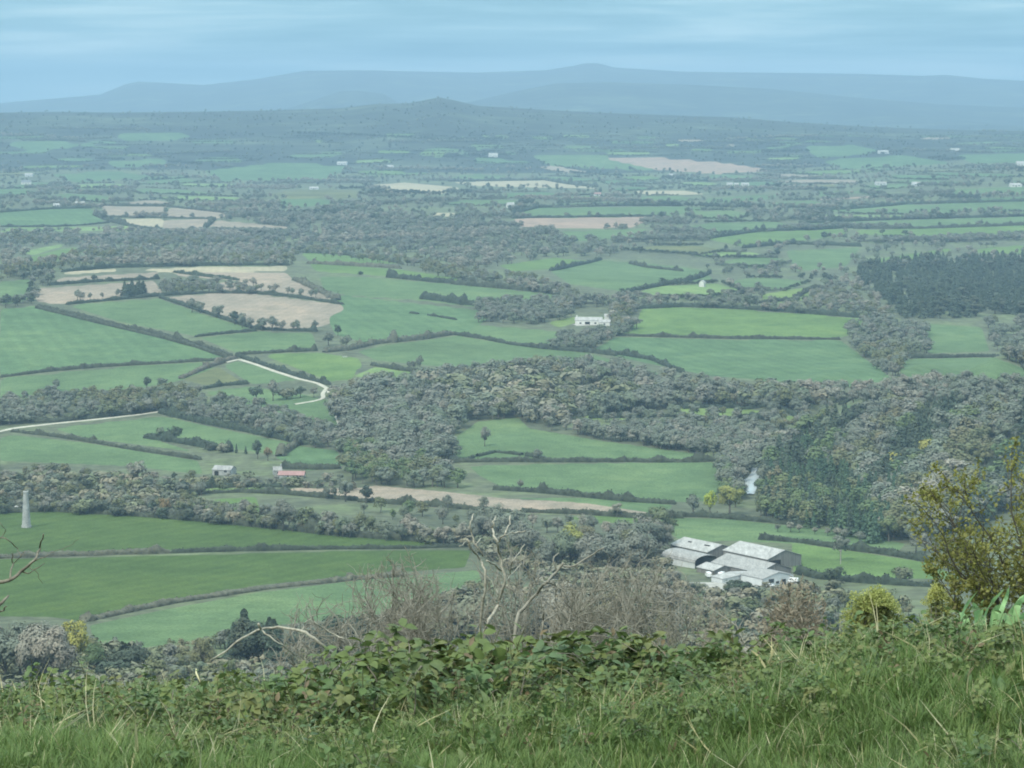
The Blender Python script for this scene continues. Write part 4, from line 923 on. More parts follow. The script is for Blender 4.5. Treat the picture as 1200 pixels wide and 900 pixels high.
M['stone'] = surf('weathered_stone', [(0.3, (0.20,0.21,0.205)), (0.5, (0.29,0.30,0.29)), (0.7, (0.40,0.41,0.395))], 0.3, 1.6, amt2=0.2)
M['painted_shade'] = surf('opening_shade_paint', [(0.3, (0.012,0.012,0.012)), (0.7, (0.02,0.02,0.02))], 0.5)  # near-black colour painted for the shade inside openings
M['glass'] = surf('window_glass', [(0.3, (0.03,0.035,0.04)), (0.7, (0.05,0.055,0.06))], 0.5, rough=0.15, spec=0.6)
M['wood'] = surf('weathered_post', [(0.3, (0.28,0.26,0.23)), (0.7, (0.38,0.36,0.32))], 1.5)
def building(name, label, cat, u, v, L, W, eave, ridge, rot, wall, roof, doorways=(), windows=(), open_end=False, arched=False, chimneys=(), P=None, group=None, slits=()):
    """gabled building; local x = ridge axis. doors/windows: (side, offset, z0, width, height), side in +x -x +y -y"""
    if P is None: P = unproject(u, v)[0]
    r = empty(name, (P[0], P[1], P[2]-0.3), R(rot)); tag(r, label, cat, group)
    a, b = L/2, W/2
    sec = [(-b, eave), (0, ridge), (b, eave)]
    if arched: sec = [(-b*math.cos(q), eave+(ridge-eave)*math.sin(q)) for q in np.linspace(0, math.pi, 11)]
    mb = MB(); th = 0.25
    def endwall(x, s): mb.slab([(x, -b, 0)]+[(x, y, z) for y, z in sec]+[(x, b, 0)], (-s*th, 0, 0))
    endwall(-a, -1)
    if not open_end: endwall(a, 1)
    mb.box(-a, a, -b, -b+th, 0, eave-0.02); mb.box(-a, a, b-th, b, 0, eave-0.02)
    mb.build('wall', M[wall], r)
    rb = MB(); ov = 0.35; n = len(sec)
    for i in range(n-1):
        (y0, z0), (y1, z1) = sec[i], sec[i+1]
        dy, dz = y1-y0, z1-z0; l = math.hypot(dy, dz); nx = (-dz/l, dy/l)
        e0 = ov if i == 0 else 0; e1 = ov if i == n-2 else 0
        q0 = (y0-dy/l*e0, z0-dz/l*e0); q1 = (y1+dy/l*e1, z1+dz/l*e1); c = 0.03; t = 0.16
        rb.slab([(-a-ov, q0[0]+nx[0]*c, q0[1]+nx[1]*c), (a+ov, q0[0]+nx[0]*c, q0[1]+nx[1]*c), (a+ov, q1[0]+nx[0]*c, q1[1]+nx[1]*c), (-a-ov, q1[0]+nx[0]*c, q1[1]+nx[1]*c)], (0, nx[0]*t, nx[1]*t))
    ro = rb.build('roof', M[roof], r)
    for (x, w, h) in chimneys:
        cb = MB(); cb.box(x-w/2, x+w/2, -w/2, w/2, ridge-0.6, ridge+h); cb.box(x-w*.32, x+w*.32, -w*.32, w*.32, ridge+h, ridge+h+.35)
        cb.build('chimney', M[wall], ro)
    for (x, y, w, d) in slits:              # raised vents on the roof slope, x along ridge
        k = abs(y)/b; z = ridge+(eave-ridge)*k-.2
        cb = MB(); cb.box(x-w/2, x+w/2, y-d/2, y+d/2, z, z+0.75); cb.build('roof_vent', M['painted_shade'], ro)
    def panel(s, off, z0, w, h, dep):
        p = MB()
        if s == '+x': p.box(a-.05, a+dep, off-w/2, off+w/2, z0, z0+h)
        if s == '-x': p.box(-a-dep, -a+.05, off-w/2, off+w/2, z0, z0+h)
        if s == '+y': p.box(off-w/2, off+w/2, b-.05, b+dep, z0, z0+h)
        if s == '-y': p.box(off-w/2, off+w/2, -b-dep, -b+.05, z0, z0+h)
        return p
    for dd in doorways: panel(*dd, 0.06).build('door', M['painted_shade'], r)  # near-black panels paint in the shade of open doorways
    for ww in windows:
        f = panel(ww[0], ww[1], ww[2]-.1, ww[3]+.2, ww[4]+.2, 0.05).build('window', M['white'], r)
        panel(*ww, 0.08).build('pane', M['glass'], f)
    return r
FR = -54
building('barn', 'long pale low-pitched shed at the back of the farm sheds', 'barn', 824, 650, 30, 20, 4.6, 7.6, FR, 'clad', 'rooflight', slits=[(8, -4, 4, .8), (-6, -4, 2.5, .6)])
building('barn', 'open-ended arched shed with dark mouth in the farmyard', 'barn', 808, 662, 26, 15, 4.2, 7.0, FR, 'offwhite', 'roofgrey', open_end=True, arched=True)
building('barn', 'biggest grey-roofed shed with dark timber gable beside pasture', 'barn', 893, 660, 34, 23, 5.8, 9.4, FR, 'clad', 'rooflight', doorways=[('+x', -6.5, 0.3, 8, 4.6)])
building('barn', 'wide grey ribbed-roof shed between white and timber sheds', 'barn', 880, 671, 36, 21, 4.0, 7.4, FR, 'clad', 'roofgrey', doorways=[('+x', 0, 0.3, 5, 3.4)])
building('barn', 'front white-walled farm building with square dark window opening', 'barn', 899, 683, 16, 20, 4.4, 6.6, FR, 'offwhite', 'roofgrey', doorways=[('+x', 3.5, 0.3, 2.6, 2.6), ('+x', 7, 1.2, 1.4, 1.4)], windows=[('+x', -4.5, 1.9, 3.4, 2.0), ('+x', -0.5, 1.2, 2.0, 1.2)])
building('shed', 'long low bluish-white shed at farmyard front', 'shed', 863, 681, 9, 24, 3.2, 4.2, -56, 'offwhite', 'rooflight', doorways=[('+x', 5, 0.2, 4, 1.5)])
building('shed', 'small lean pale-roofed shed before the arched shed', 'shed', 838, 671, 13, 13, 2.8, 4.6, FR, 'clad', 'rooflight')
building('farmhouse', 'long white farmhouse with pale roof among the bare copse', 'farmhouse', 690, 380, 27, 9, 4.6, 7.6, -6, 'white', 'rooflight', doorways=[('-y', -1, 0.2, 5, 3.0)], windows=[('-y', -8, 1, 2.0, 1.6), ('-y', 7, 1, 2.0, 1.6), ('-y', 11, 1, 1.4, 1.5)], chimneys=[(-12, 1.2, 1.5)])
building('cottage', 'lower white wing building right of the long white farmhouse', 'cottage', 709, 381, 11, 8, 3.6, 5.8, -10, 'white', 'rooflight', windows=[('-y', 0, 1, 1.8, 1.5)])
building('shed', 'small white shed just behind the long white farmhouse', 'shed', 712, 375, 6, 5, 4, 6.5, -10, 'white', 'rooflight')
building('barn', 'grey barn with pale sheet front near the tan strip', 'barn', 263, 556, 13, 10, 4.0, 6.2, -18, 'stone', 'roofgrey', windows=[('-y', 3, 2.4, 2.2, 1.6)], doorways=[('-y', -3.5, 0.2, 3, 3)])
building('shed', 'low white-roofed lean-to shed against the grey barn', 'shed', 271, 563, 9, 3.5, 1.6, 2.5, -20, 'white', 'rooflight', doorways=[('-y', 2, 0.2, 2.2, 1.8)])
building('barn', 'long red-roofed barn near the tan strip', 'barn', 342, 560, 17, 7, 2.6, 4.8, -4, 'stone', 'roofred', windows=[('-y', -2, 1.4, 1.4, 1.2), ('-y', 4, 1.4, 1.4, 1.2)])
building('cottage', 'grey stone cottage beside the red-roofed barn', 'cottage', 325, 556, 5.5, 5.5, 3.4, 5.6, 12, 'stone', 'roofgrey', chimneys=[(2.5, .9, 1.4)], windows=[('-y', 0, 1.2, 1.2, 1.2)])
building('shed', 'bright white shed among dark bushes below pasture', 'shed', 182, 776, 3.4, 3.0, 2.2, 3.1, -8, 'white', 'white', doorways=[('-y', 0.3, 0.1, 1, 1.6)])
building('cottage', 'small white house alone beside upper tree clump', 'cottage', 823, 336, 7, 6, 5, 8, 70, 'white', 'rooflight', windows=[('-y', 0, 1.5, 1.6, 1.4)])
for (u, v, L, W, e, rg, rot, wl, rf, lab) in [
 (855,218,18,12,8,13,4,'white','rooflight','leftmost white house of the bright far row'), (863,218,14,12,7,11,-4,'white','rooflight','second white house of the bright far row'),
 (873,218,24,12,7,12,6,'white','rooflight','longest white house closing the bright far row'), (928,210,26,14,8,13,8,'offwhite','rooflight','pale far house right of the bright row'),
 (578,184,34,22,10,18,0,'white','rooflight','pale house alone on dark far hillside'), (598,243,16,13,9,14,20,'white','rooflight','white house near the far green strip'),
 (401,193,36,20,9,14,-5,'offwhite','rooflight','pale building on far hillside above a blue-green field'), (31,216,30,18,9,15,0,'white','roofslate','white house with grey roof on far hill beside hedges'),
 (34,207,26,16,9,14,0,'offwhite','rooflight','fainter pale house above the white far one'), (68,242,22,14,6,9,6,'offwhite','rooflight','low pale shed above the far green field'),
 (94,240,22,14,6,10,-6,'white','rooflight','second pale shed close to the far tan fields'), (979,259,24,14,5,9,-4,'offwhite','rooflight','low white barn beside upper pastures'),
 (1075,218,30,18,8,14,5,'offwhite','rooflight','pale far barn among trees near horizon hedges'), (1032,217,32,18,7,12,0,'offwhite','roofgrey','grey far barn left of pale one'),
 (1035,180,40,24,9,15,0,'offwhite','rooflight','long pale far barn beneath blue hills'), (1119,178,34,22,9,16,0,'white','rooflight','white far house beneath blue hills'),
 (1197,194,34,24,10,17,0,'white','rooflight','white far house near the hill field edge'), (457,197,26,16,8,13,0,'offwhite','rooflight','tiny pale house in the dark far woods'),
 (788,207,24,16,8,13,8,'white','rooflight','pale house under the far pink field'), (700,229,20,14,6,10,0,'offwhite','roofred','small far barn at end of the stubble strip'),
 (368,222,26,16,6,10,0,'offwhite','rooflight','pale far barn above grey rough field'), (1190,219,30,18,7,12,0,'white','rooflight','white far house on the hedge near blue fields'),
 (1192,476,12,8,5,7.5,5,'white','rooflight','small white building behind bare trees on the spur')]:
    o = building('house' if 'house' in lab else 'barn', lab, 'house' if 'house' in lab else 'barn', u, v, L*.8, W*.8, e*.62, rg*.68, rot, wl, rf, windows=[('-y', -L*.2, 2, 2.2, 2), ('-y', L*.2, 2, 2.2, 2)], doorways=[('-y', 0, .3, 2.4, 3)])
# mine chimney: a pale tapering stone stack
P = unproject(31, 618)[0]
r = empty('chimney_stack', P); tag(r, 'pale tapering stone chimney stack standing in the nearest field', 'chimney')
mb = MB(); zz = [-0.5, 1.2, 1.21, 8, 15, 19.6]; q = [3.0, 2.9, 2.55, 2.1, 1.7, 1.4]
mb.tube([(0, 0, z) for z in zz], q, 14); mb.build('shaft', M['stone'], r)
mb = MB(); mb.tube([(0,0,19.55), (0,0,19.9), (0,0,20.5), (0,0,20.9)], [1.42, 1.52, 1.52, 1.3], 14); mb.build('rim', M['stone'], r)
mb = MB(); mb.tube([(0,0,20.88), (0,0,20.94)], [.9, .9], 12); mb.build('flue', M['painted_shade'], r)
P = unproject(20, 599)[0]
r = empty('water_tank', P); tag(r, 'small white round tank beside the pale chimney stack', 'tank')
mb = MB(); mb.tube([(0,0,0),(0,0,2.2),(0,0,2.8),(0,0,3.15),(0,0,3.25)], [1.9,1.9,1.7,1.0,.4], 14); mb.build('drum', M['white'], r, True)
mb = MB(); mb.tube([(0,0,3.2),(0,0,3.5)], [.45,.45], 10); mb.build('lid', M['offwhite'], r)
# poles
for u, v, h, lab in [(1021, 630, 8.5, 'tall pale utility pole against the dark conifers'), (985, 661, 7.5, 'dark pole in bright pasture hedge right of farm'), (763, 613, 4.2, 'short pale post at the end of the tan strip')]:
    P = unproject(u, v)[0]; r = empty('utility_pole', P); tag(r, lab, 'pole')
    mb = MB(); mb.tube([(0,0,-.4),(0,0,h*.5),(0,0,h)], [.22,.19,.15], 8); mb.build('post', M['wood'], r)
    mb = MB(); mb.box(-.8,.8,-.16,-.06,h-.7,h-.55); mb.build('crossarm', M['wood'], r)
    for x in (-.6, .6):
        mb = MB(); mb.tube([(x,-.11,h-.55),(x,-.11,h-.3)], [.06,.05], 6); mb.build('insulator', M['white'], r)
# gates
for u, v, rot, lab in [(529, 391, 20, 'pale gate where the curving grey hedge meets copse'), (591, 375, 0, 'pale gate beside small garden of white farmhouse'), (687, 413, -15, 'pale gate at corner of long strip and blue-green crop'), (404, 419, 25, 'pale gate on hedge by the bright corner field')]:
    P = unproject(u, v)[0]; r = empty('field_gate', P, R(rot)); tag(r, lab, 'gate', None)
    mb = MB()
    for k in range(5): mb.box(-2.2, 2.2, -.05, .05, .25+k*.24, .36+k*.24)
    mb.box(-2.2,-2.1,-.06,.06,.2,1.4); mb.box(2.1,2.2,-.06,.06,.2,1.4); mb.build('bars', M['white'], r)
    for x in (-2.5, 2.5):
        mb = MB(); mb.tube([(x,0,-.2),(x,0,1.6)], [.15,.13], 8); mb.build('gatepost', M['wood'], r)
# vehicles in the farmyard
M['paint'] = surf('white_paint', [(0.3, (0.74,0.74,0.73)), (0.7, (0.82,0.82,0.81))], 0.6, rough=0.35, spec=0.5)
M['tyre'] = surf('tyre_rubber', [(0.3, (0.02,0.02,0.02)), (0.7, (0.03,0.03,0.03))], 3)
M['rim'] = surf('wheel_rim', [(0.3, (0.4,0.4,0.4)), (0.7, (0.5,0.5,0.5))], 3, rough=0.4)
M['lamp'] = surf('headlight_glass', [(0.3, (0.6,0.6,0.6)), (0.7, (0.7,0.7,0.7))], 3, rough=0.2)
def vehicle(u, v, rot, lab, cat, prof, win, Lw=1.9):
    P = unproject(u, v)[0]; r = empty('parked_'+cat.split()[-1], (P[0], P[1], P[2]+0.55), R(rot)); tag(r, lab, cat)
    bm_ = MB(); bm_.slab([(x, -Lw/2, z) for x, z in prof], (0, Lw, 0)); o = bm_.build('body', M['paint'], r)
    bv = o.modifiers.new('bevel', 'BEVEL'); bv.width = 0.07; bv.segments = 2
    for poly in win:
        for s in (-1, 1):
            wb = MB(); wb.slab([(x, s*Lw/2-.01*s, z) for x, z in poly], (0, s*.03, 0)); wb.build('window', M['glass'], r)
    x1 = max(x for x, z in prof); x0 = min(x for x, z in prof)
    for x in (x0+.85, x1-.85):
        for s in (-1, 1):
            wb = MB(); wb.tube([(x, s*(Lw/2-.2), .34), (x, s*(Lw/2+.02), .34)], [.34, .34], 14); wo = wb.build('wheel', M['tyre'], r)
            wb = MB(); wb.tube([(x, s*(Lw/2), .34), (x, s*(Lw/2+.035), .34)], [.2, .2], 10); wb.build('rim', M['rim'], wo)
    for s in (-.6, .6):
        wb = MB(); wb.box(x1-.03, x1+.03, s-.16, s+.16, .68, .86); wb.build('headlight', M['lamp'], r)
VAN = [(-2.6,.3),(-2.6,2.2),(-2.4,2.35),(1.2,2.35),(1.9,1.5),(2.55,1.25),(2.65,.9),(2.65,.3)]
CAR = [(-2.1,.3),(-2.15,.85),(-1.9,1.0),(-1.5,1.48),(.4,1.5),(1.1,1.0),(2.0,.85),(2.15,.6),(2.1,.3)]
vehicle(929, 684, 160, 'white van parked right of the white-walled farm building', 'van', VAN, [[(.4,1.4),(.4,2.1),(1.15,2.1),(1.65,1.5)]], 2.0)
vehicle(935, 687, 170, 'white car parked beyond the van by the hedge', 'car', CAR, [[(-1.4,1.0),(-1.2,1.38),(.35,1.4),(.85,1.0)]], 1.8)
vehicle(902, 689, 20, 'white car in front of the white-walled farm building', 'car', CAR, [[(-1.4,1.0),(-1.2,1.38),(.35,1.4),(.85,1.0)]], 1.8)
vehicle(846, 677, 60, 'white van standing by long low bluish-white shed', 'van', VAN, [[(.4,1.4),(.4,2.1),(1.15,2.1),(1.65,1.5)]], 2.0)
vehicle(830, 677, 100, 'white van standing at edge of yard under bare trees', 'van', VAN, [[(.4,1.4),(.4,2.1),(1.15,2.1),(1.65,1.5)]], 2.0)
# ------------------------------------------------------------------ the bank in front: grass, weeds, hawthorns
M['bank'] = surf('bank_soil', [(0.3, (0.035,0.05,0.02)), (0.5, (0.05,0.075,0.028)), (0.75, (0.085,0.085,0.045))], 6.0, 30, amt2=0.3)
def leafmat(name, cols, trans=0.3, rough=0.55, scale=30):
    return vary(name, cols, scale, rough, trans, 0.35, 0.18)
M['grass'] = leafmat('grass_blade', [(0.105,0.18,0.045), (0.13,0.205,0.055), (0.09,0.155,0.045), (0.16,0.22,0.06), (0.115,0.185,0.06)])
M['drygrass'] = leafmat('dry_grass', [(0.42,0.38,0.20), (0.50,0.47,0.30)])
M['weed'] = leafmat('weed_leaf', [(0.08,0.135,0.048), (0.105,0.165,0.055), (0.09,0.145,0.066), (0.15,0.19,0.06), (0.115,0.16,0.05)])
M['weed2'] = leafmat('bramble_leaf', [(0.11,0.155,0.05), (0.155,0.165,0.06), (0.095,0.14,0.05)])
M['reddock'] = leafmat('reddish_leaf', [(0.15,0.115,0.065), (0.17,0.13,0.07)])
M['stem'] = surf('green_stem', [(0.3, (0.07,0.08,0.035)), (0.7, (0.10,0.11,0.05))], 20, local=True)
M['hawleaf'] = leafmat('hawthorn_leaf', [(0.205,0.21,0.058), (0.16,0.18,0.052), (0.26,0.25,0.07)], 0.35)
M['bark'] = surf('hawthorn_bark', [(0.3, (0.11,0.10,0.08)), (0.7, (0.21,0.195,0.155))], 14, 60, local=True)
M['deadwood'] = surf('pale_sunlit_dead_wood', [(0.3, (0.23,0.215,0.17)), (0.7, (0.40,0.385,0.32))], 14, 60, local=True)  # pale dead wood, with its sunlit tone put into the colour
M['greytwig'] = surf('grey_twig_bark', [(0.3, (0.165,0.158,0.13)), (0.7, (0.29,0.28,0.235))], 14, local=True)
M['darkbark'] = surf('dark_twig_bark', [(0.3, (0.055,0.05,0.04)), (0.7, (0.10,0.092,0.07))], 14, local=True)
M['stalk'] = surf('pale_dry_stalk', [(0.3, (0.40,0.38,0.22)), (0.7, (0.56,0.53,0.34))], 14, local=True)
M['broadblade'] = leafmat('broad_blade', [(0.30,0.48,0.22), (0.36,0.54,0.28)], 0.3)
rng = np.random.default_rng(77)
def blade(root, az, h, lean, w, bend, segs=4):
    t = np.linspace(0, 1, segs+1)
    out = np.array([math.cos(az), math.sin(az), 0]); side = np.array([-math.sin(az), math.cos(az), 0])
    c = root+np.outer(t, [0, 0, h])*(1-bend*0.35*t[:, None])+np.outer(lean*t+bend*h*t**2, out)
    ww = w*(1-t**1.6)*0.5+0.0004
    V = np.concatenate([c-side*ww[:, None], c+side*ww[:, None]]); n = segs+1
    F = [(i, n+i, n+i+1, i+1) for i in range(segs)]
    return V, F
def tuft(seed, n, h, mats, dry=0.0, spread=0.035, w=0.006):
    r = np.random.default_rng(seed); mb = MB(); dryf = []
    for i in range(n):
        a = r.uniform(0, 6.28); rr = r.uniform(0, spread)
        V, F = blade(np.array([math.cos(a)*rr, math.sin(a)*rr, -.01]), a+r.normal(0, .5), h*r.uniform(.5, 1.1), h*r.uniform(.05, .35), w*r.uniform(.6, 1.3), r.uniform(.1, .7))
        dryf += [r.random() < dry]*len(F); mb.add(V, F)
    me = mb.data('grass_tuft', None, True); me.materials.append(M[mats[0]]); me.materials.append(M['drygrass'])
    me.polygons.foreach_set('material_index', np.array(dryf, np.int32)); return me
def leaf(mb, base, d, up, L, W, fold=0.25, droop=0.25):
    d = d/np.linalg.norm(d); s = np.cross(d, up); s /= np.linalg.norm(s)+1e-9; n = np.cross(s, d)
    pts = []
    for t, w in ((0, .05), (.25, .8), (.55, 1.0), (.8, .6), (1, .03)):
        c = base+d*L*t-n*droop*L*t*t
        pts += [c-s*W*.5*w+n*fold*W*w*.5, c-n*0, c+s*W*.5*w+n*fold*W*w*.5]
    F = []
    for i in range(4):
        k = i*3; F += [(k, k+3, k+4, k+1), (k+1, k+4, k+5, k+2)]
    mb.add(pts, F)
def weed(seed, h, n, L, W, mat):
    r = np.random.default_rng(seed); mb = MB(); sb = MB()
    lean = r.normal(0, .12, 2)
    top = np.array([lean[0]*h, lean[1]*h, h])
    sb.tube([(0,0,-.02), top*.5+r.normal(0, .008, 3), top], [.0032, .0026, .0012], 4, False)
    for i in range(n):
        t = 0.15+0.85*(i/n)**0.9; a = i*2.4+r.uniform(-.4, .4); p = top*t
        d = np.array([math.cos(a), math.sin(a), r.uniform(-.35, 1.1)]); k = 1-0.45*t+r.uniform(-.15, .15)
        leaf(mb, p+d*L*.15, d, np.array([0, 0, 1.])+r.normal(0, .4, 3), L*k, W*k, r.uniform(.1, .4), r.uniform(.1, .5))
    nf = len(mb.f); off = mb.n; mb.add(np.vstack(sb.v), sb.f)
    me = mb.data('weed', None, True); me.materials.append(M[mat]); me.materials.append(M['stem'])
    mi = np.zeros(len(me.polygons), np.int32); mi[nf:] = 1; me.polygons.foreach_set('material_index', mi); return me
def bramble(seed, L, mat):
    """arching stem set with three-part leaves"""
    r = np.random.default_rng(seed); mb = MB(); sb = MB(); t = np.linspace(0, 1, 9)
    h = L*r.uniform(.45, .7); P = np.column_stack([L*t*.9, .06*L*np.sin(t*5+seed), h*np.sin(t*2.5)*1.1-.02])
    sb.tube(P, np.linspace(.0032, .0014, 9), 4, False)
    for i in range(1, 17):
        s = i/17; p = np.array([np.interp(s, t, P[:, k]) for k in range(3)]); a = r.uniform(0, 6.28)
        ax = np.array([math.cos(a), math.sin(a), r.uniform(0, .9)]); k = r.uniform(.6, 1.15); q = p+ax*.025
        for da in (-.9, 0, .9):
            d = np.array([math.cos(a+da), math.sin(a+da), r.uniform(-.25, .5)]); leaf(mb, q, d, np.array([0, 0, 1.])+r.normal(0, .35, 3), .045*k, .030*k, .25, r.uniform(.1, .5))
    nf = len(mb.f); mb.add(np.vstack(sb.v), sb.f)
    me = mb.data('bramble', None, True); me.materials.append(M[mat]); me.materials.append(M['bark'])
    mi = np.zeros(len(me.polygons), np.int32); mi[nf:] = 1; me.polygons.foreach_set('material_index', mi); return me
def dock(seed, L, mat, n=9):
    """rosette of long upright leaves"""
    r = np.random.default_rng(seed); mb = MB()
    for i in range(n):
        a = i*2.4+r.uniform(-.3, .3); d = np.array([math.cos(a), math.sin(a), r.uniform(.5, 2.2)])
        leaf(mb, np.array([math.cos(a), math.sin(a), 0])*.01, d, np.array([0, 0, 1.])+r.normal(0, .2, 3), L*r.uniform(.6, 1.1), L*r.uniform(.22, .36), .3, r.uniform(.25, .8))
    return mb.data('dock', M[mat], True)
def coll_of(name, meshes):
    c = bpy.data.collections.new(name)
    for i, me in enumerate(meshes): c.objects.link(bpy.data.objects.new(name+'_plant', me))
    return c
CG = coll_of('grass_tufts', [tuft(i, 22, .12+.02*i, ('grass',), 0.05+0.04*(i == 3)) for i in range(5)])
CL = coll_of('long_grass', [tuft(20+i, 16, .22+.02*i, ('grass',), 0.12, .03, .007) for i in range(4)])
CW = coll_of('weeds', [weed(i, .20+.03*(i % 4), 12+2*(i % 3), .068, .044, 'weed') for i in range(6)]+[weed(10+i, .22, 12, .062, .046, 'weed2') for i in range(3)]+[weed(20, .24, 12, .055, .024, 'reddock')]+[bramble(30+i, .24+.035*i, 'weed2' if i % 2 else 'weed') for i in range(5)]+[dock(40+i, .15+.02*i, 'weed2' if i == 1 else 'weed') for i in range(4)]+[dock(50, .13, 'reddock', 6)])
def spot(n, x0, x1, y0, y1):
    x = rng.uniform(x0, x1, n); y = rng.uniform(y0, y1, n); return x, y
def bank(name, coll, x, y, smin, smax, label, cat, scl=None, tilt=.14):
    n = len(x); s = rng.uniform(smin, smax, n)
    if scl is not None: s = s*scl
    scatter(name, np.column_stack([x, y, H(x, y)]), np.column_stack([s, s, s]), np.column_stack([rng.normal(0, tilt, n), rng.normal(0, tilt, n), rng.uniform(0, 6.28, n)]), rng.integers(0, len(coll.objects), n), coll, label, cat)
def patch(x, y, k=1.0, s=0): return 0.5+0.25*(np.sin(x*2.3*k+s+0.8*np.sin(y*1.7*k))+np.sin(y*2.9*k-x*1.3*k+s*2))
x, y = spot(46000, -3.4, 3.4, 5.6, 10.2)
k = rng.random(len(x)) > 0.5*sstep(7.0, 7.5, y)*(1-sstep(0.55, 1.0, x)); x, y = x[k], y[k]
bank('grass', CG, x, y, .25, .5, 'short green grass covering the roadside bank', 'grass', 0.75+0.5*patch(x, y))
x, y = spot(11000, -3.2, 3.2, 6.2, 9.8)
k = patch(x, y, 1, 2)+0.3*(x > 0.75)+.15*(y > 7.4)-0.25*(y < 6.8) > 0.5; x, y = x[k], y[k]
bank('grass', CL, x, y, .24, .42, 'longer grass tufts growing on top of the bank', 'grass')
x, y = spot(15000, -3.5, 3.5, 6.9, 10.5)
e = sstep(6.75, 7.3, y); den = e*(1.0-0.45*sstep(0.8, 1.5, x))*(0.35+0.75*patch(x, y, .8, 1))
k = rng.random(len(x)) < den*0.75; x, y = x[k], y[k]
hs = (0.6+0.4*sstep(-1.0, -0.1, x)-0.42*sstep(0.35, 1.0, x))*(0.55+0.7*patch(x, y, 1.3, 4))*(0.5+0.5*sstep(7.0, 7.9, y))
bank('undergrowth', CW, x, y, .75, 1.3, 'dark leafy weeds and brambles along the bank top', 'undergrowth', hs*0.84, .28)
x, y = spot(1500, -2.8, 2.8, 5.8, 9.0)
k = patch(x, y, 1.6, 3) > 0.5; x, y = x[k], y[k]
bank('undergrowth', CW, x, y, .3, .55, 'low docks and weeds dotted through the bank grass', 'undergrowth', None, .35)
x, y = spot(480, -2.8, 2.8, 5.9, 9.5)
CD = coll_of('dead_stalks', [tuft(60+i, 4, .17+.03*i, ('drygrass',), 1.0, .05, .0045) for i in range(3)])
bank('dry_grass', CD, x, y, .5, 1.0, 'dead straw stalks mixed through the bank plants', 'dry grass', None, .45)
# ground under the plants
def bank_sheet():
    xs = np.linspace(-9, 9, 120); ys = np.linspace(2.0, 14.0, 90); X, Y = np.meshgrid(xs, ys)
    V = np.stack([X, Y, H(X, Y)+0.012], -1).reshape(-1, 3); n = len(xs)
    i = np.arange(len(ys)-1)[:, None]*n; j = np.arange(n-1)[None, :]
    F = np.stack([i+j, i+j+1, i+n+j+1, i+n+j], -1).reshape(-1, 4)
    tag(link('ground', mesh('bank_ground', V, F, M['bank'], True)), kind='structure')
bank_sheet()
# ---- branching shrubs: grown towards points inside their outline
def grow(root, targets, seed, step=0.05, wob=0.35):
    r = np.random.default_rng(seed)
    nodes = [np.array(root, float)]; par = [-1]
    order = np.argsort(np.linalg.norm(targets-root, axis=1)*r.uniform(.85, 1.15, len(targets)))
    for k in order:
        t = targets[k]; Nn = np.array(nodes)
        d = np.linalg.norm(Nn-t, axis=1)+0.25*np.linalg.norm(Nn-root, axis=1)*0
        i = int(np.argmin(d)); n = max(1, int(d[i]/step)); a = nodes[i]
        perp = r.normal(size=3)*d[i]*wob*0.35; perp[2] += d[i]*0.12
        p = i
        for q in range(1, n+1):
            s = q/n; c = a+(t-a)*s+perp*math.sin(math.pi*s)*0.5+r.normal(0, step*wob*0.35, 3)*(q < n)
            nodes.append(c); par.append(p); p = len(nodes)-1
    return np.array(nodes), np.array(par)
def branches(nodes, par, rmin, rmax, power=0.5):
    n = len(nodes); cnt = np.zeros(n)
    kids = [[] for _ in range(n)]
    for i in range(n-1, 0, -1):
        if not kids[i]: cnt[i] = 1
        cnt[par[i]] += cnt[i]; kids[par[i]].append(i)
    rad = np.clip(rmin*np.maximum(cnt, 1)**power, rmin, rmax)
    mb = MB(); tips = []
    stack = [(0, k) for k in kids[0]]
    while stack:
        a, b = stack.pop(); ch = [a, b]
        while kids[b]:
            ks = sorted(kids[b], key=lambda q: -cnt[q]); stack += [(b, q) for q in ks[1:]]; b = ks[0]; ch.append(b)
        rr_ = rad[ch].copy(); rr_[0] = min(rr_[0], rr_[1]*1.15); rr_[-1] *= 0.5
        mb.tube(nodes[ch], rr_, 5, False)
    return mb, rad
def outline_targets(poly, n, d0, d1, seed):
    r = np.random.default_rng(seed); q = sample_poly(poly, n, r)
    d = r.uniform(d0, d1, len(q)); sx, sz = rays(q[:, 0], q[:, 1])
    return np.column_stack([sx*d, d, EYE+sz*d])
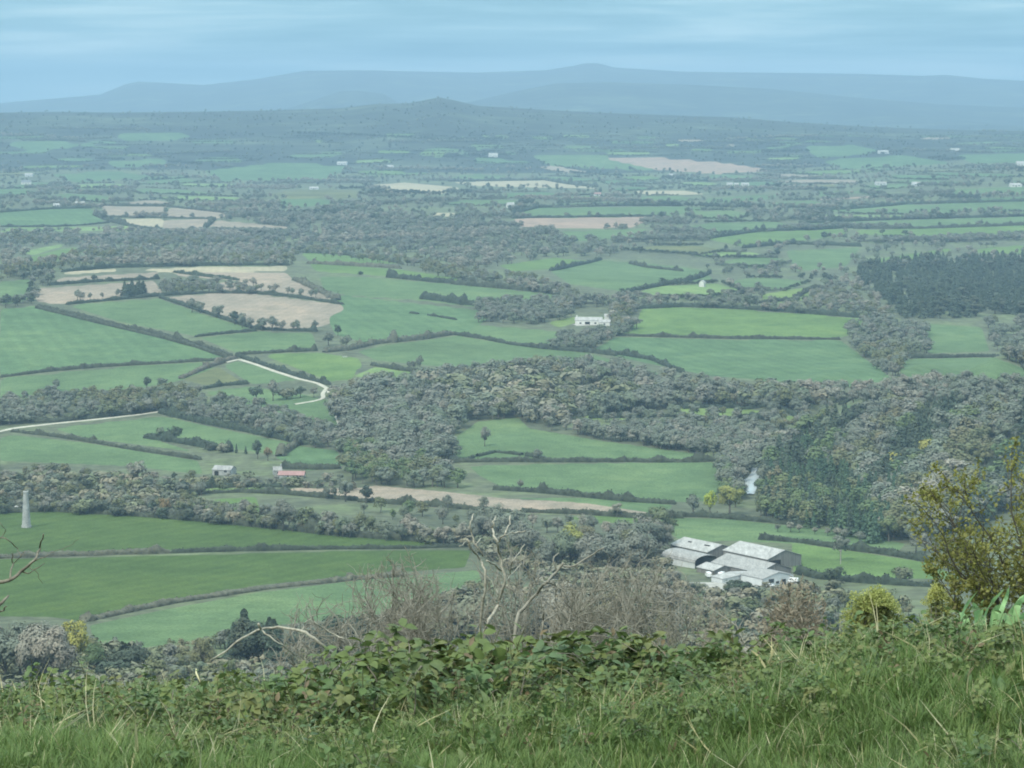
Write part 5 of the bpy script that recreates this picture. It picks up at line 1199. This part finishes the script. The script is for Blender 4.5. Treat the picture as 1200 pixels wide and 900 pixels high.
def shrub(name, label, cat, rootpx, d, poly, n, spread, seed, mat='bark', r0=.011, rt=.0016, twigs=14, tl=(.10, .32), rootw=.35, arch=.25, leaves=None):
    """several stems fanning up from the ground into the outline, each with side twigs and finer twigs on those"""
    r = np.random.default_rng(seed)
    rx = at(rootpx[0], rootpx[1], d); rx[2] = float(H(rx[0], rx[1]))-.05
    T = outline_targets(poly, n, d-spread, d+spread, seed)
    mb = MB(); anchors = []
    def path(a, c, b, k, kink):
        t = np.linspace(0, 1, k)[:, None]; P = (1-t)**2*a+2*t*(1-t)*c+t*t*b
        P[1:-1] += r.normal(0, kink, (k-2, 3)); return P
    def inside(p):
        u, v = project(p); return inpoly(np.array([u]), np.array([v]), poly)[0]
    for b in T:
        a = rx+np.array([r.normal(0, rootw), r.normal(0, rootw*.6), 0]); a[2] = float(H(a[0], a[1]))-.05
        L = np.linalg.norm(b-a); c = a+(b-a)*.5+np.array([0, 0, L*arch*r.uniform(.2, 1.2)])+r.normal(0, L*.05, 3)
        P = path(a, c, b, 12, L*.012); q = r0*r.uniform(.55, 1.15); rad = q+(rt-q)*np.linspace(0, 1, 12)**.8
        mb.tube(P, rad, 5, False)
        for j in range(twigs):
            s = r.uniform(.35, 1.0); i = min(10, int(s*11)); p = P[i]+(P[i+1]-P[i])*(s*11-i if i < 10 else r.random())
            tan = P[i+1]-P[i]; tan /= np.linalg.norm(tan); dr = tan*.5+r.normal(0, .62, 3)+np.array([0, 0, .22]); dr /= np.linalg.norm(dr)
            l = r.uniform(*tl); e = p+dr*l
            if not inside(p+dr*l*.8): l *= .35; e = p+dr*l
            W = path(p, p+dr*l*.5+r.normal(0, l*.1, 3), e, 5, l*.035); mb.tube(W, np.linspace(max(rt*1.5, rad[i]*.45), rt*.7, 5), 4, False); anchors += [W[2], W[3], W[4]]
            for m in range(r.integers(2, 5)):
                k = r.integers(1, 5); d2 = dr*.5+r.normal(0, .6, 3); d2 /= np.linalg.norm(d2); l2 = l*r.uniform(.25, .55)
                W2 = path(W[k], W[k]+d2*l2*.5+r.normal(0, l2*.08, 3), W[k]+d2*l2, 4, l2*.03); mb.tube(W2, np.linspace(rt, rt*.5, 4), 3, False); anchors += [W2[1], W2[2], W2[3]]
    o = empty(name, rx); tag(o, label, cat)
    for q in mb.v: q -= rx
    mb.build('branches', M[mat], o, True)
    if leaves:
        kind, cnt, size = leaves; A = np.array(anchors); lb = MB()
        for i in r.choice(len(A), min(cnt, len(A)), replace=False):
            for q in range(r.integers(3, 8)):
                dd = r.normal(size=3); dd[2] += .5
                leaf(lb, A[i]-rx+r.normal(0, size*.6, 3), dd, r.normal(size=3)+np.array([0, 0, 1.2]), size*r.uniform(.6, 1.2), size*r.uniform(.5, .9), .2, .2)
        lb.build('leaves', M[kind], o, True)
    return o
def traced(name, label, cat, lines, d, mat, jit=.12, seed=0, base=True, seg=7, thick=1.0):
    """limbs followed point by point: (pixels, start radius px, end radius px)"""
    r = np.random.default_rng(seed); mb = MB(); root = None
    dj = {}
    for pts, r0, r1 in lines:
        P = []
        for u, v in pts:
            if (u, v) not in dj: dj[(u, v)] = d+r.normal(0, jit)
            P.append(at(u, v, dj[(u, v)]))
        P = np.array(P); 
        if root is None: root = P[0].copy()
        # soften with midpoints
        t = np.linspace(0, 1, len(P)); tt = np.linspace(0, 1, len(P)*3-2)
        Q = np.column_stack([np.interp(tt, t, P[:, k]) for k in range(3)])
        Q[1:-1] = (Q[:-2]+2*Q[1:-1]+Q[2:])/4; Q[1:-1] += r.normal(0, .004*d/16, (len(Q)-2, 3))
        mb.tube(Q, np.linspace(r0*thick, r1*max(thick, .8), len(Q))*d/FOC, seg)
    o = empty(name, root); tag(o, label, cat)
    for a in mb.v: a -= root
    mb.build('limbs', M[mat], o, True); return o
D1 = 16.0
dead = traced('dead_hawthorn', 'dead hawthorn with forked pale limbs rising above the others', 'tree', [
 ([(560,800),(567,737),(583,710),(593,680),(588,663),(586,650),(582,633),(576,620),(579,612),(581,605)], 5, 1.3),
 ([(583,636),(590,628),(596,618),(598,604)], 2.6, 1.1), ([(591,627),(603,625),(616,622)], 2.2, .9),
 ([(562,800),(563,720),(570,692),(568,668),(562,656),(552,643),(547,632)], 4.5, 1.6), ([(566,652),(558,640),(552,625),(551,612),(555,602)], 2.6, 1.0), ([(558,640),(563,631)], 1.6, .7), ([(547,634),(538,640)], 1.2, .6),
 ([(570,657),(580,662),(587,668)], 2.4, 2.0), ([(583,675),(581,690),(584,696)], 2, 1), ([(598,674),(600,658),(607,648),(615,638)], 2.0, .9), ([(593,680),(600,672),(612,660)], 1.8, .8)], D1, 'deadwood', .1, 3, thick=.4)
traced('hawthorn', 'slanting dark hawthorn with pale broken limb beside dead one', 'tree', [
 ([(600,800),(604,724),(620,706),(633,690),(640,682),(652,672),(660,660)], 4.5, 1.8), ([(652,672),(648,655),(655,648)], 2, .9), ([(660,663),(672,664),(690,652),(708,642)], 2.4, 1.0), ([(640,682),(656,688),(662,700)], 2, .8),
 ([(634,800),(633,738),(641,726),(655,718),(668,713)], 3.2, 1.0), ([(637,727),(635,712),(634,700)], 1.8, .7), ([(690,800),(686,745),(678,725),(674,708),(678,695)], 3.4, 1.3), ([(678,722),(690,700),(695,690)], 1.6, .7)], 15.2, 'greytwig', .1, 4, thick=.5)
shrub('hawthorn', 'low twiggy bare hawthorn left of the dead one', 'tree', (478, 800), 15.5, [(405,695),(425,668),(455,652),(480,648),(512,668),(535,690),(535,735),(480,752),(425,745)], 52, .6, 21, mat='greytwig', r0=.010, twigs=22, rootw=.5, arch=.08, rt=.002)
shrub('hawthorn', 'wide twiggy bare hawthorn right of the slanting one', 'tree', (730, 800), 15.0, [(640,690),(690,662),(735,652),(790,668),(822,690),(815,735),(740,752),(650,745)], 70, .7, 22, mat='greytwig', r0=.010, twigs=22, rootw=.7, arch=.08, rt=.002)
shrub('hawthorn', 'grey twiggy thicket between dead and slanting hawthorns', 'tree', (592, 800), 16.8, [(545,660),(580,640),(640,636),(650,690),(640,740),(545,745)], 32, .6, 23, mat='greytwig', r0=.010, twigs=20, rootw=.6, arch=.08, rt=.002)
shrub('bare_shrub', 'thin dark-twigged shrub in front of dark evergreens', 'shrub', (378, 810), 14.5, [(330,745),(345,712),(370,698),(420,712),(440,740),(430,765),(350,768)], 24, .5, 24, mat='greytwig', r0=.008, twigs=16, rootw=.5, rt=.0019)
traced('arching_branch', 'pale arching dead branch in front of dark evergreens', 'branch', [([(250,772),(272,756),(290,744),(306,736),(325,734),(345,737),(362,744),(378,756),(400,772),(412,790)], 1.8, 2.6), ([(306,737),(322,750),(336,760),(348,768)], 1.6, .9), ([(352,740),(358,730),(364,726)], 1.3, .6), ([(368,729),(385,740),(402,748)], 1.3, .8), ([(306,737),(303,731)], 2.6, 2.0)], 13.5, 'deadwood', .08, 5, thick=.6)
traced('dry_stem', 'short pale broken stem leaning out of the weeds', 'stem', [([(246,830),(240,812),(234,798),(230,784)], 2.2, 1.0)], 9.6, 'stalk', .02, 6)
traced('bare_branch', 'dark bare branch reaching in from the frame edge over near field', 'branch', [([(-120,720),(-60,694),(-10,683),(12,680),(26,670),(38,660),(44,650),(47,640),(51,626)], 5, 1.0), ([(12,680),(13,668),(16,658),(14,648)], 2, .7), ([(26,670),(34,672),(52,660)], 1.6, .6), ([(40,658),(52,652),(60,648)], 1.2, .4), ([(16,660),(24,652),(30,645)], 1, .4), ([(-30,640),(0,628),(12,634),(20,643),(24,652)], 1.4, .5), ([(34,664),(44,672),(50,684)], .9, .3), ([(-40,650),(0,632),(8,622),(0,612)], 1.1, .4), ([(60,648),(80,640),(92,632)], .6, .3)], 11.0, 'bark', .08, 7, thick=.6)
traced('bare_branch', 'small dark twig at the frame edge below the near hedge', 'branch', [([(-60,720),(-15,716),(4,706),(10,698)], 3.5, 1.2), ([(-10,715),(2,716),(8,710)], 1.6, .6)], 10.5, 'bark', .05, 8)
hp = [(1030,597),(1060,588),(1085,592),(1090,572),(1108,550),(1135,552),(1158,560),(1166,545),(1148,512),(1146,492),(1162,492),(1182,525),(1200,518),(1260,500),(1300,540),(1300,720),(1190,705),(1120,700),(1090,680),(1078,650),(1100,640),(1060,618)]
shrub('leafy_hawthorn', 'olive-leaved young hawthorn leaning in beside broad grass blades', 'tree', (1285, 800), 11.5, hp, 34, .5, 31, mat='darkbark', r0=.015, rt=.0013, twigs=17, tl=(.08, .26), rootw=.15, arch=.16, leaves=('hawleaf', 4600, .0165))
def twig_mass(label, u0, u1, vtop, d, mat, seed, n=5000):
    r = np.random.default_rng(seed); uc = (u0+u1)/2; base = at(uc, 800, d); base[2] = float(H(base[0], base[1]))-.1
    w = (u1-u0)/2*d/FOC; top = at(uc, vtop, d)[2]-base[2]
    o = empty('bare_shrub', base); tag(o, label, 'shrub')
    n = n*2; th = r.uniform(0, 6.28, n); cz = r.uniform(0, 1, n)**.75; q = r.uniform(.55, 1.03, n)**.5
    bump = 1+.10*np.sin(th*3+seed)+.08*np.sin(th*7+cz*9)+.07*np.sin(cz*13+th*2)
    rad = w*np.sqrt(np.maximum(0, 1-cz**2.6))*q*bump
    c = np.column_stack([np.cos(th)*rad, np.sin(th)*rad, cz*top*(.72+.28*q)*(1+.05*np.sin(th*5+seed))])
    dd = np.column_stack([np.cos(th)*.6, np.sin(th)*.6, .35+cz]); dd /= np.linalg.norm(dd, axis=1, keepdims=True)
    V, F = quads(c, .055*w, r, .13, dd, .42); V[:, 2] = np.maximum(V[:, 2], 0.05); link('twigs', mesh('twigs', V, F, M[mat]), o)
    mb = MB()
    for k in r.integers(0, n, 26): mb.tube([(0,0,0), c[k]*np.array([.5,.5,.55]), c[k]], [.02*w, .013*w, .004*w], 5, False)
    mb.build('stems', M['bark'], o)
M['scrubtwig'] = vary('scrub_twigs', [(0.20,0.175,0.13), (0.23,0.20,0.15)], 2)
M['scrubolive'] = vary('scrub_olive_twigs', [(0.17,0.17,0.09), (0.19,0.18,0.10)], 2)
twig_mass('wide rounded grey-brown scrub bush beyond the bank below farm', 850, 1012, 694, 42, 'scrubtwig', 41, 9000)
twig_mass('smaller grey-brown scrub bush under left end of farm', 795, 880, 712, 38, 'scrubtwig', 42)
twig_mass('olive tinged scrub bush between hawthorns and farm', 735, 815, 716, 36, 'scrubolive', 43)
twig_mass('grey scrub bush below larger gorse bush', 990, 1080, 716, 34, 'scrubolive', 44)
twig_mass('grey-brown scrub bush behind the dead hawthorn', 610, 730, 700, 44, 'scrubtwig', 45)
twig_mass('brownish scrub bush behind low twiggy hawthorn', 420, 530, 700, 48, 'scrubtwig', 46)
# gorse in flower
def gorse(label, u0, u1, vtop, vbot, d, seed, n=2600):
    r = np.random.default_rng(seed); uc = (u0+u1)/2; base = at(uc, vbot+40, d); base[2] = float(H(base[0], base[1]))-.05
    w = (u1-u0)/2*d/FOC; top = at(uc, vtop, d)[2]-base[2]
    o = empty('gorse_bush', base); tag(o, label, 'bush')
    L = 14; an = np.arange(L)*2.4; rr_ = np.sqrt(r.uniform(0, 1, L))*w*.75
    lob = np.column_stack([np.cos(an)*rr_, np.sin(an)*rr_*.7, top*(1-.35*(rr_/w)**2)-w*.3+r.normal(0, .04*w, L)])
    k = r.integers(0, L, n); dd = r.normal(size=(n, 3)); dd[:, 2] = np.abs(dd[:, 2])*.9; dd /= np.linalg.norm(dd, axis=1, keepdims=True)
    c = lob[k]+dd*w*.34*r.uniform(.3, 1.25, n)[:, None]; c[:, 2] += .12*w*np.sin(c[:, 0]/w*7+seed)
    V, F = quads(c, .016*w/.5, r, .5, dd, .3); link('flowers', mesh('flowers', V, F, M['gorseflower']), o)
    c2 = lob[k]+dd*w*.26*r.uniform(.2, 1, n)[:, None]; c2[:, 2] *= r.uniform(.35, 1, n)
    V, F = quads(c2, .05*w/.5, r, .3, dd, .5); link('spines', mesh('spines', V, F, M['gorsespine']), o)
    mb = MB()
    for q in lob: mb.tube([(0,0,0), q*np.array([.6,.6,.5]), q], [.02, .014, .006], 5, False)
    mb.build('stems', M['bark'], o)
M['gorseflower'] = leafmat('gorse_flower', [(0.36,0.37,0.11), (0.31,0.34,0.11)], .25)
M['gorsespine'] = leafmat('gorse_spine', [(0.19,0.21,0.075), (0.23,0.235,0.085)], .15)
gorse('larger yellow flowering gorse bush left of the leafy hawthorn', 978, 1070, 678, 715, 22, 51, 15000)
gorse('smaller yellow flowering gorse bush under the leafy hawthorn', 1066, 1128, 686, 712, 20, 52, 9000)
# broad pale blades, dry stalks
def blades(name, label, cat, lines, d, mat, wpx, seed):
    r = np.random.default_rng(seed); mb = MB(); root = None
    for pts in lines:
        P = np.array([at(u, v, d+r.normal(0, .06)) for u, v in pts]); root = P[0].copy() if root is None else root
        t = np.linspace(0, 1, len(P)); tt = np.linspace(0, 1, 9); Q = np.column_stack([np.interp(tt, t, P[:, k]) for k in range(3)]); Q[1:-1] = (Q[:-2]+2*Q[1:-1]+Q[2:])/4
        T = np.gradient(Q, axis=0); s = np.cross(T, np.array([r.normal(0, .3), 1., r.normal(0, .3)])); s /= np.linalg.norm(s, axis=1, keepdims=True)
        w = wpx*d/FOC*np.sqrt(np.clip(1-tt**2, 0.003, 1))*r.uniform(.7, 1.2)
        n = len(Q); V = np.concatenate([Q-s*w[:, None]*.5, Q+np.array([0, -.2, -.2])*w[:, None]*.4, Q+s*w[:, None]*.5])
        mb.add(V, [(i, n+i, n+i+1, i+1) for i in range(n-1)]+[(n+i, 2*n+i, 2*n+i+1, n+i+1) for i in range(n-1)])
    o = empty(name, root); tag(o, label, cat)
    for a in mb.v: a -= root
    mb.build('blades', M[mat], o, True)
blades('grass_clump', 'clump of broad pale green blades under the leafy hawthorn', 'grass clump', [
 [(1128,775),(1126,722),(1134,706),(1146,692)], [(1146,775),(1154,718),(1164,703),(1177,690)], [(1150,775),(1146,718),(1140,706)], [(1168,775),(1172,716),(1180,700),(1182,688)], [(1172,775),(1184,716),(1198,702),(1215,696)], [(1160,775),(1166,715),(1172,708)],
 [(1185,775),(1192,710),(1200,697)], [(1176,775),(1196,722),(1215,716)], [(1138,775),(1132,725),(1124,718)], [(1200,775),(1212,712),(1230,700)], [(1155,775),(1148,725),(1152,712)], [(1190,775),(1180,722),(1165,716)]], 8.5, 'broadblade', 9, 61)
blades('dry_grass', 'bleached dead grass wisps hanging in the middle weeds', 'grass clump', [[(558,872),(562,858),(570,845),(566,838)], [(572,878),(574,862),(570,848),(576,842)], [(580,870),(578,856),(572,846)], [(636,868),(640,852),(636,838)], [(642,862),(640,846),(644,834)], [(664,862),(668,846),(664,838)], [(540,850),(536,838),(541,828)], [(585,866),(584,856),(576,848)]], 7.75, 'drygrass', 3.6, 62)
blades('dry_grass', 'straw-coloured dead plant with crossed stalks in grass', 'grass clump', [[(893,800),(898,785),(905,772),(904,745)], [(898,785),(912,772),(926,766)], [(897,782),(888,768),(880,762)], [(900,778),(908,760),(912,752)], [(900,775),(915,776),(930,768)], [(888,808),(878,800),(868,795)], [(896,790),(884,785),(878,778)]], 7.9, 'drygrass', 3.4, 63)
blades('dry_grass', 'scattered dead blades at bend of the long dry stem', 'grass clump', [[(806,845),(800,828),(806,810)], [(862,842),(866,826),(874,812)], [(865,838),(862,828),(868,815)], [(836,826),(842,820),(848,822)], [(985,735),(990,728),(987,725)]], 7.7, 'drygrass', 3.2, 64)
traced('dry_stem', 'long pale dry stem arching through the front weeds', 'stem', [([(605,825),(622,830),(640,836),(660,839),(680,841)], .9, 1.2), ([(620,829),(630,823),(640,820)], .8, .4), ([(680,841),(700,840),(722,833),(745,823),(775,817),(815,812)], 1.5, .8), ([(815,812),(840,810),(872,812)], .8, .5), ([(606,826),(612,842),(618,858)], .8, .4)], 7.8, 'stalk', .03, 9)
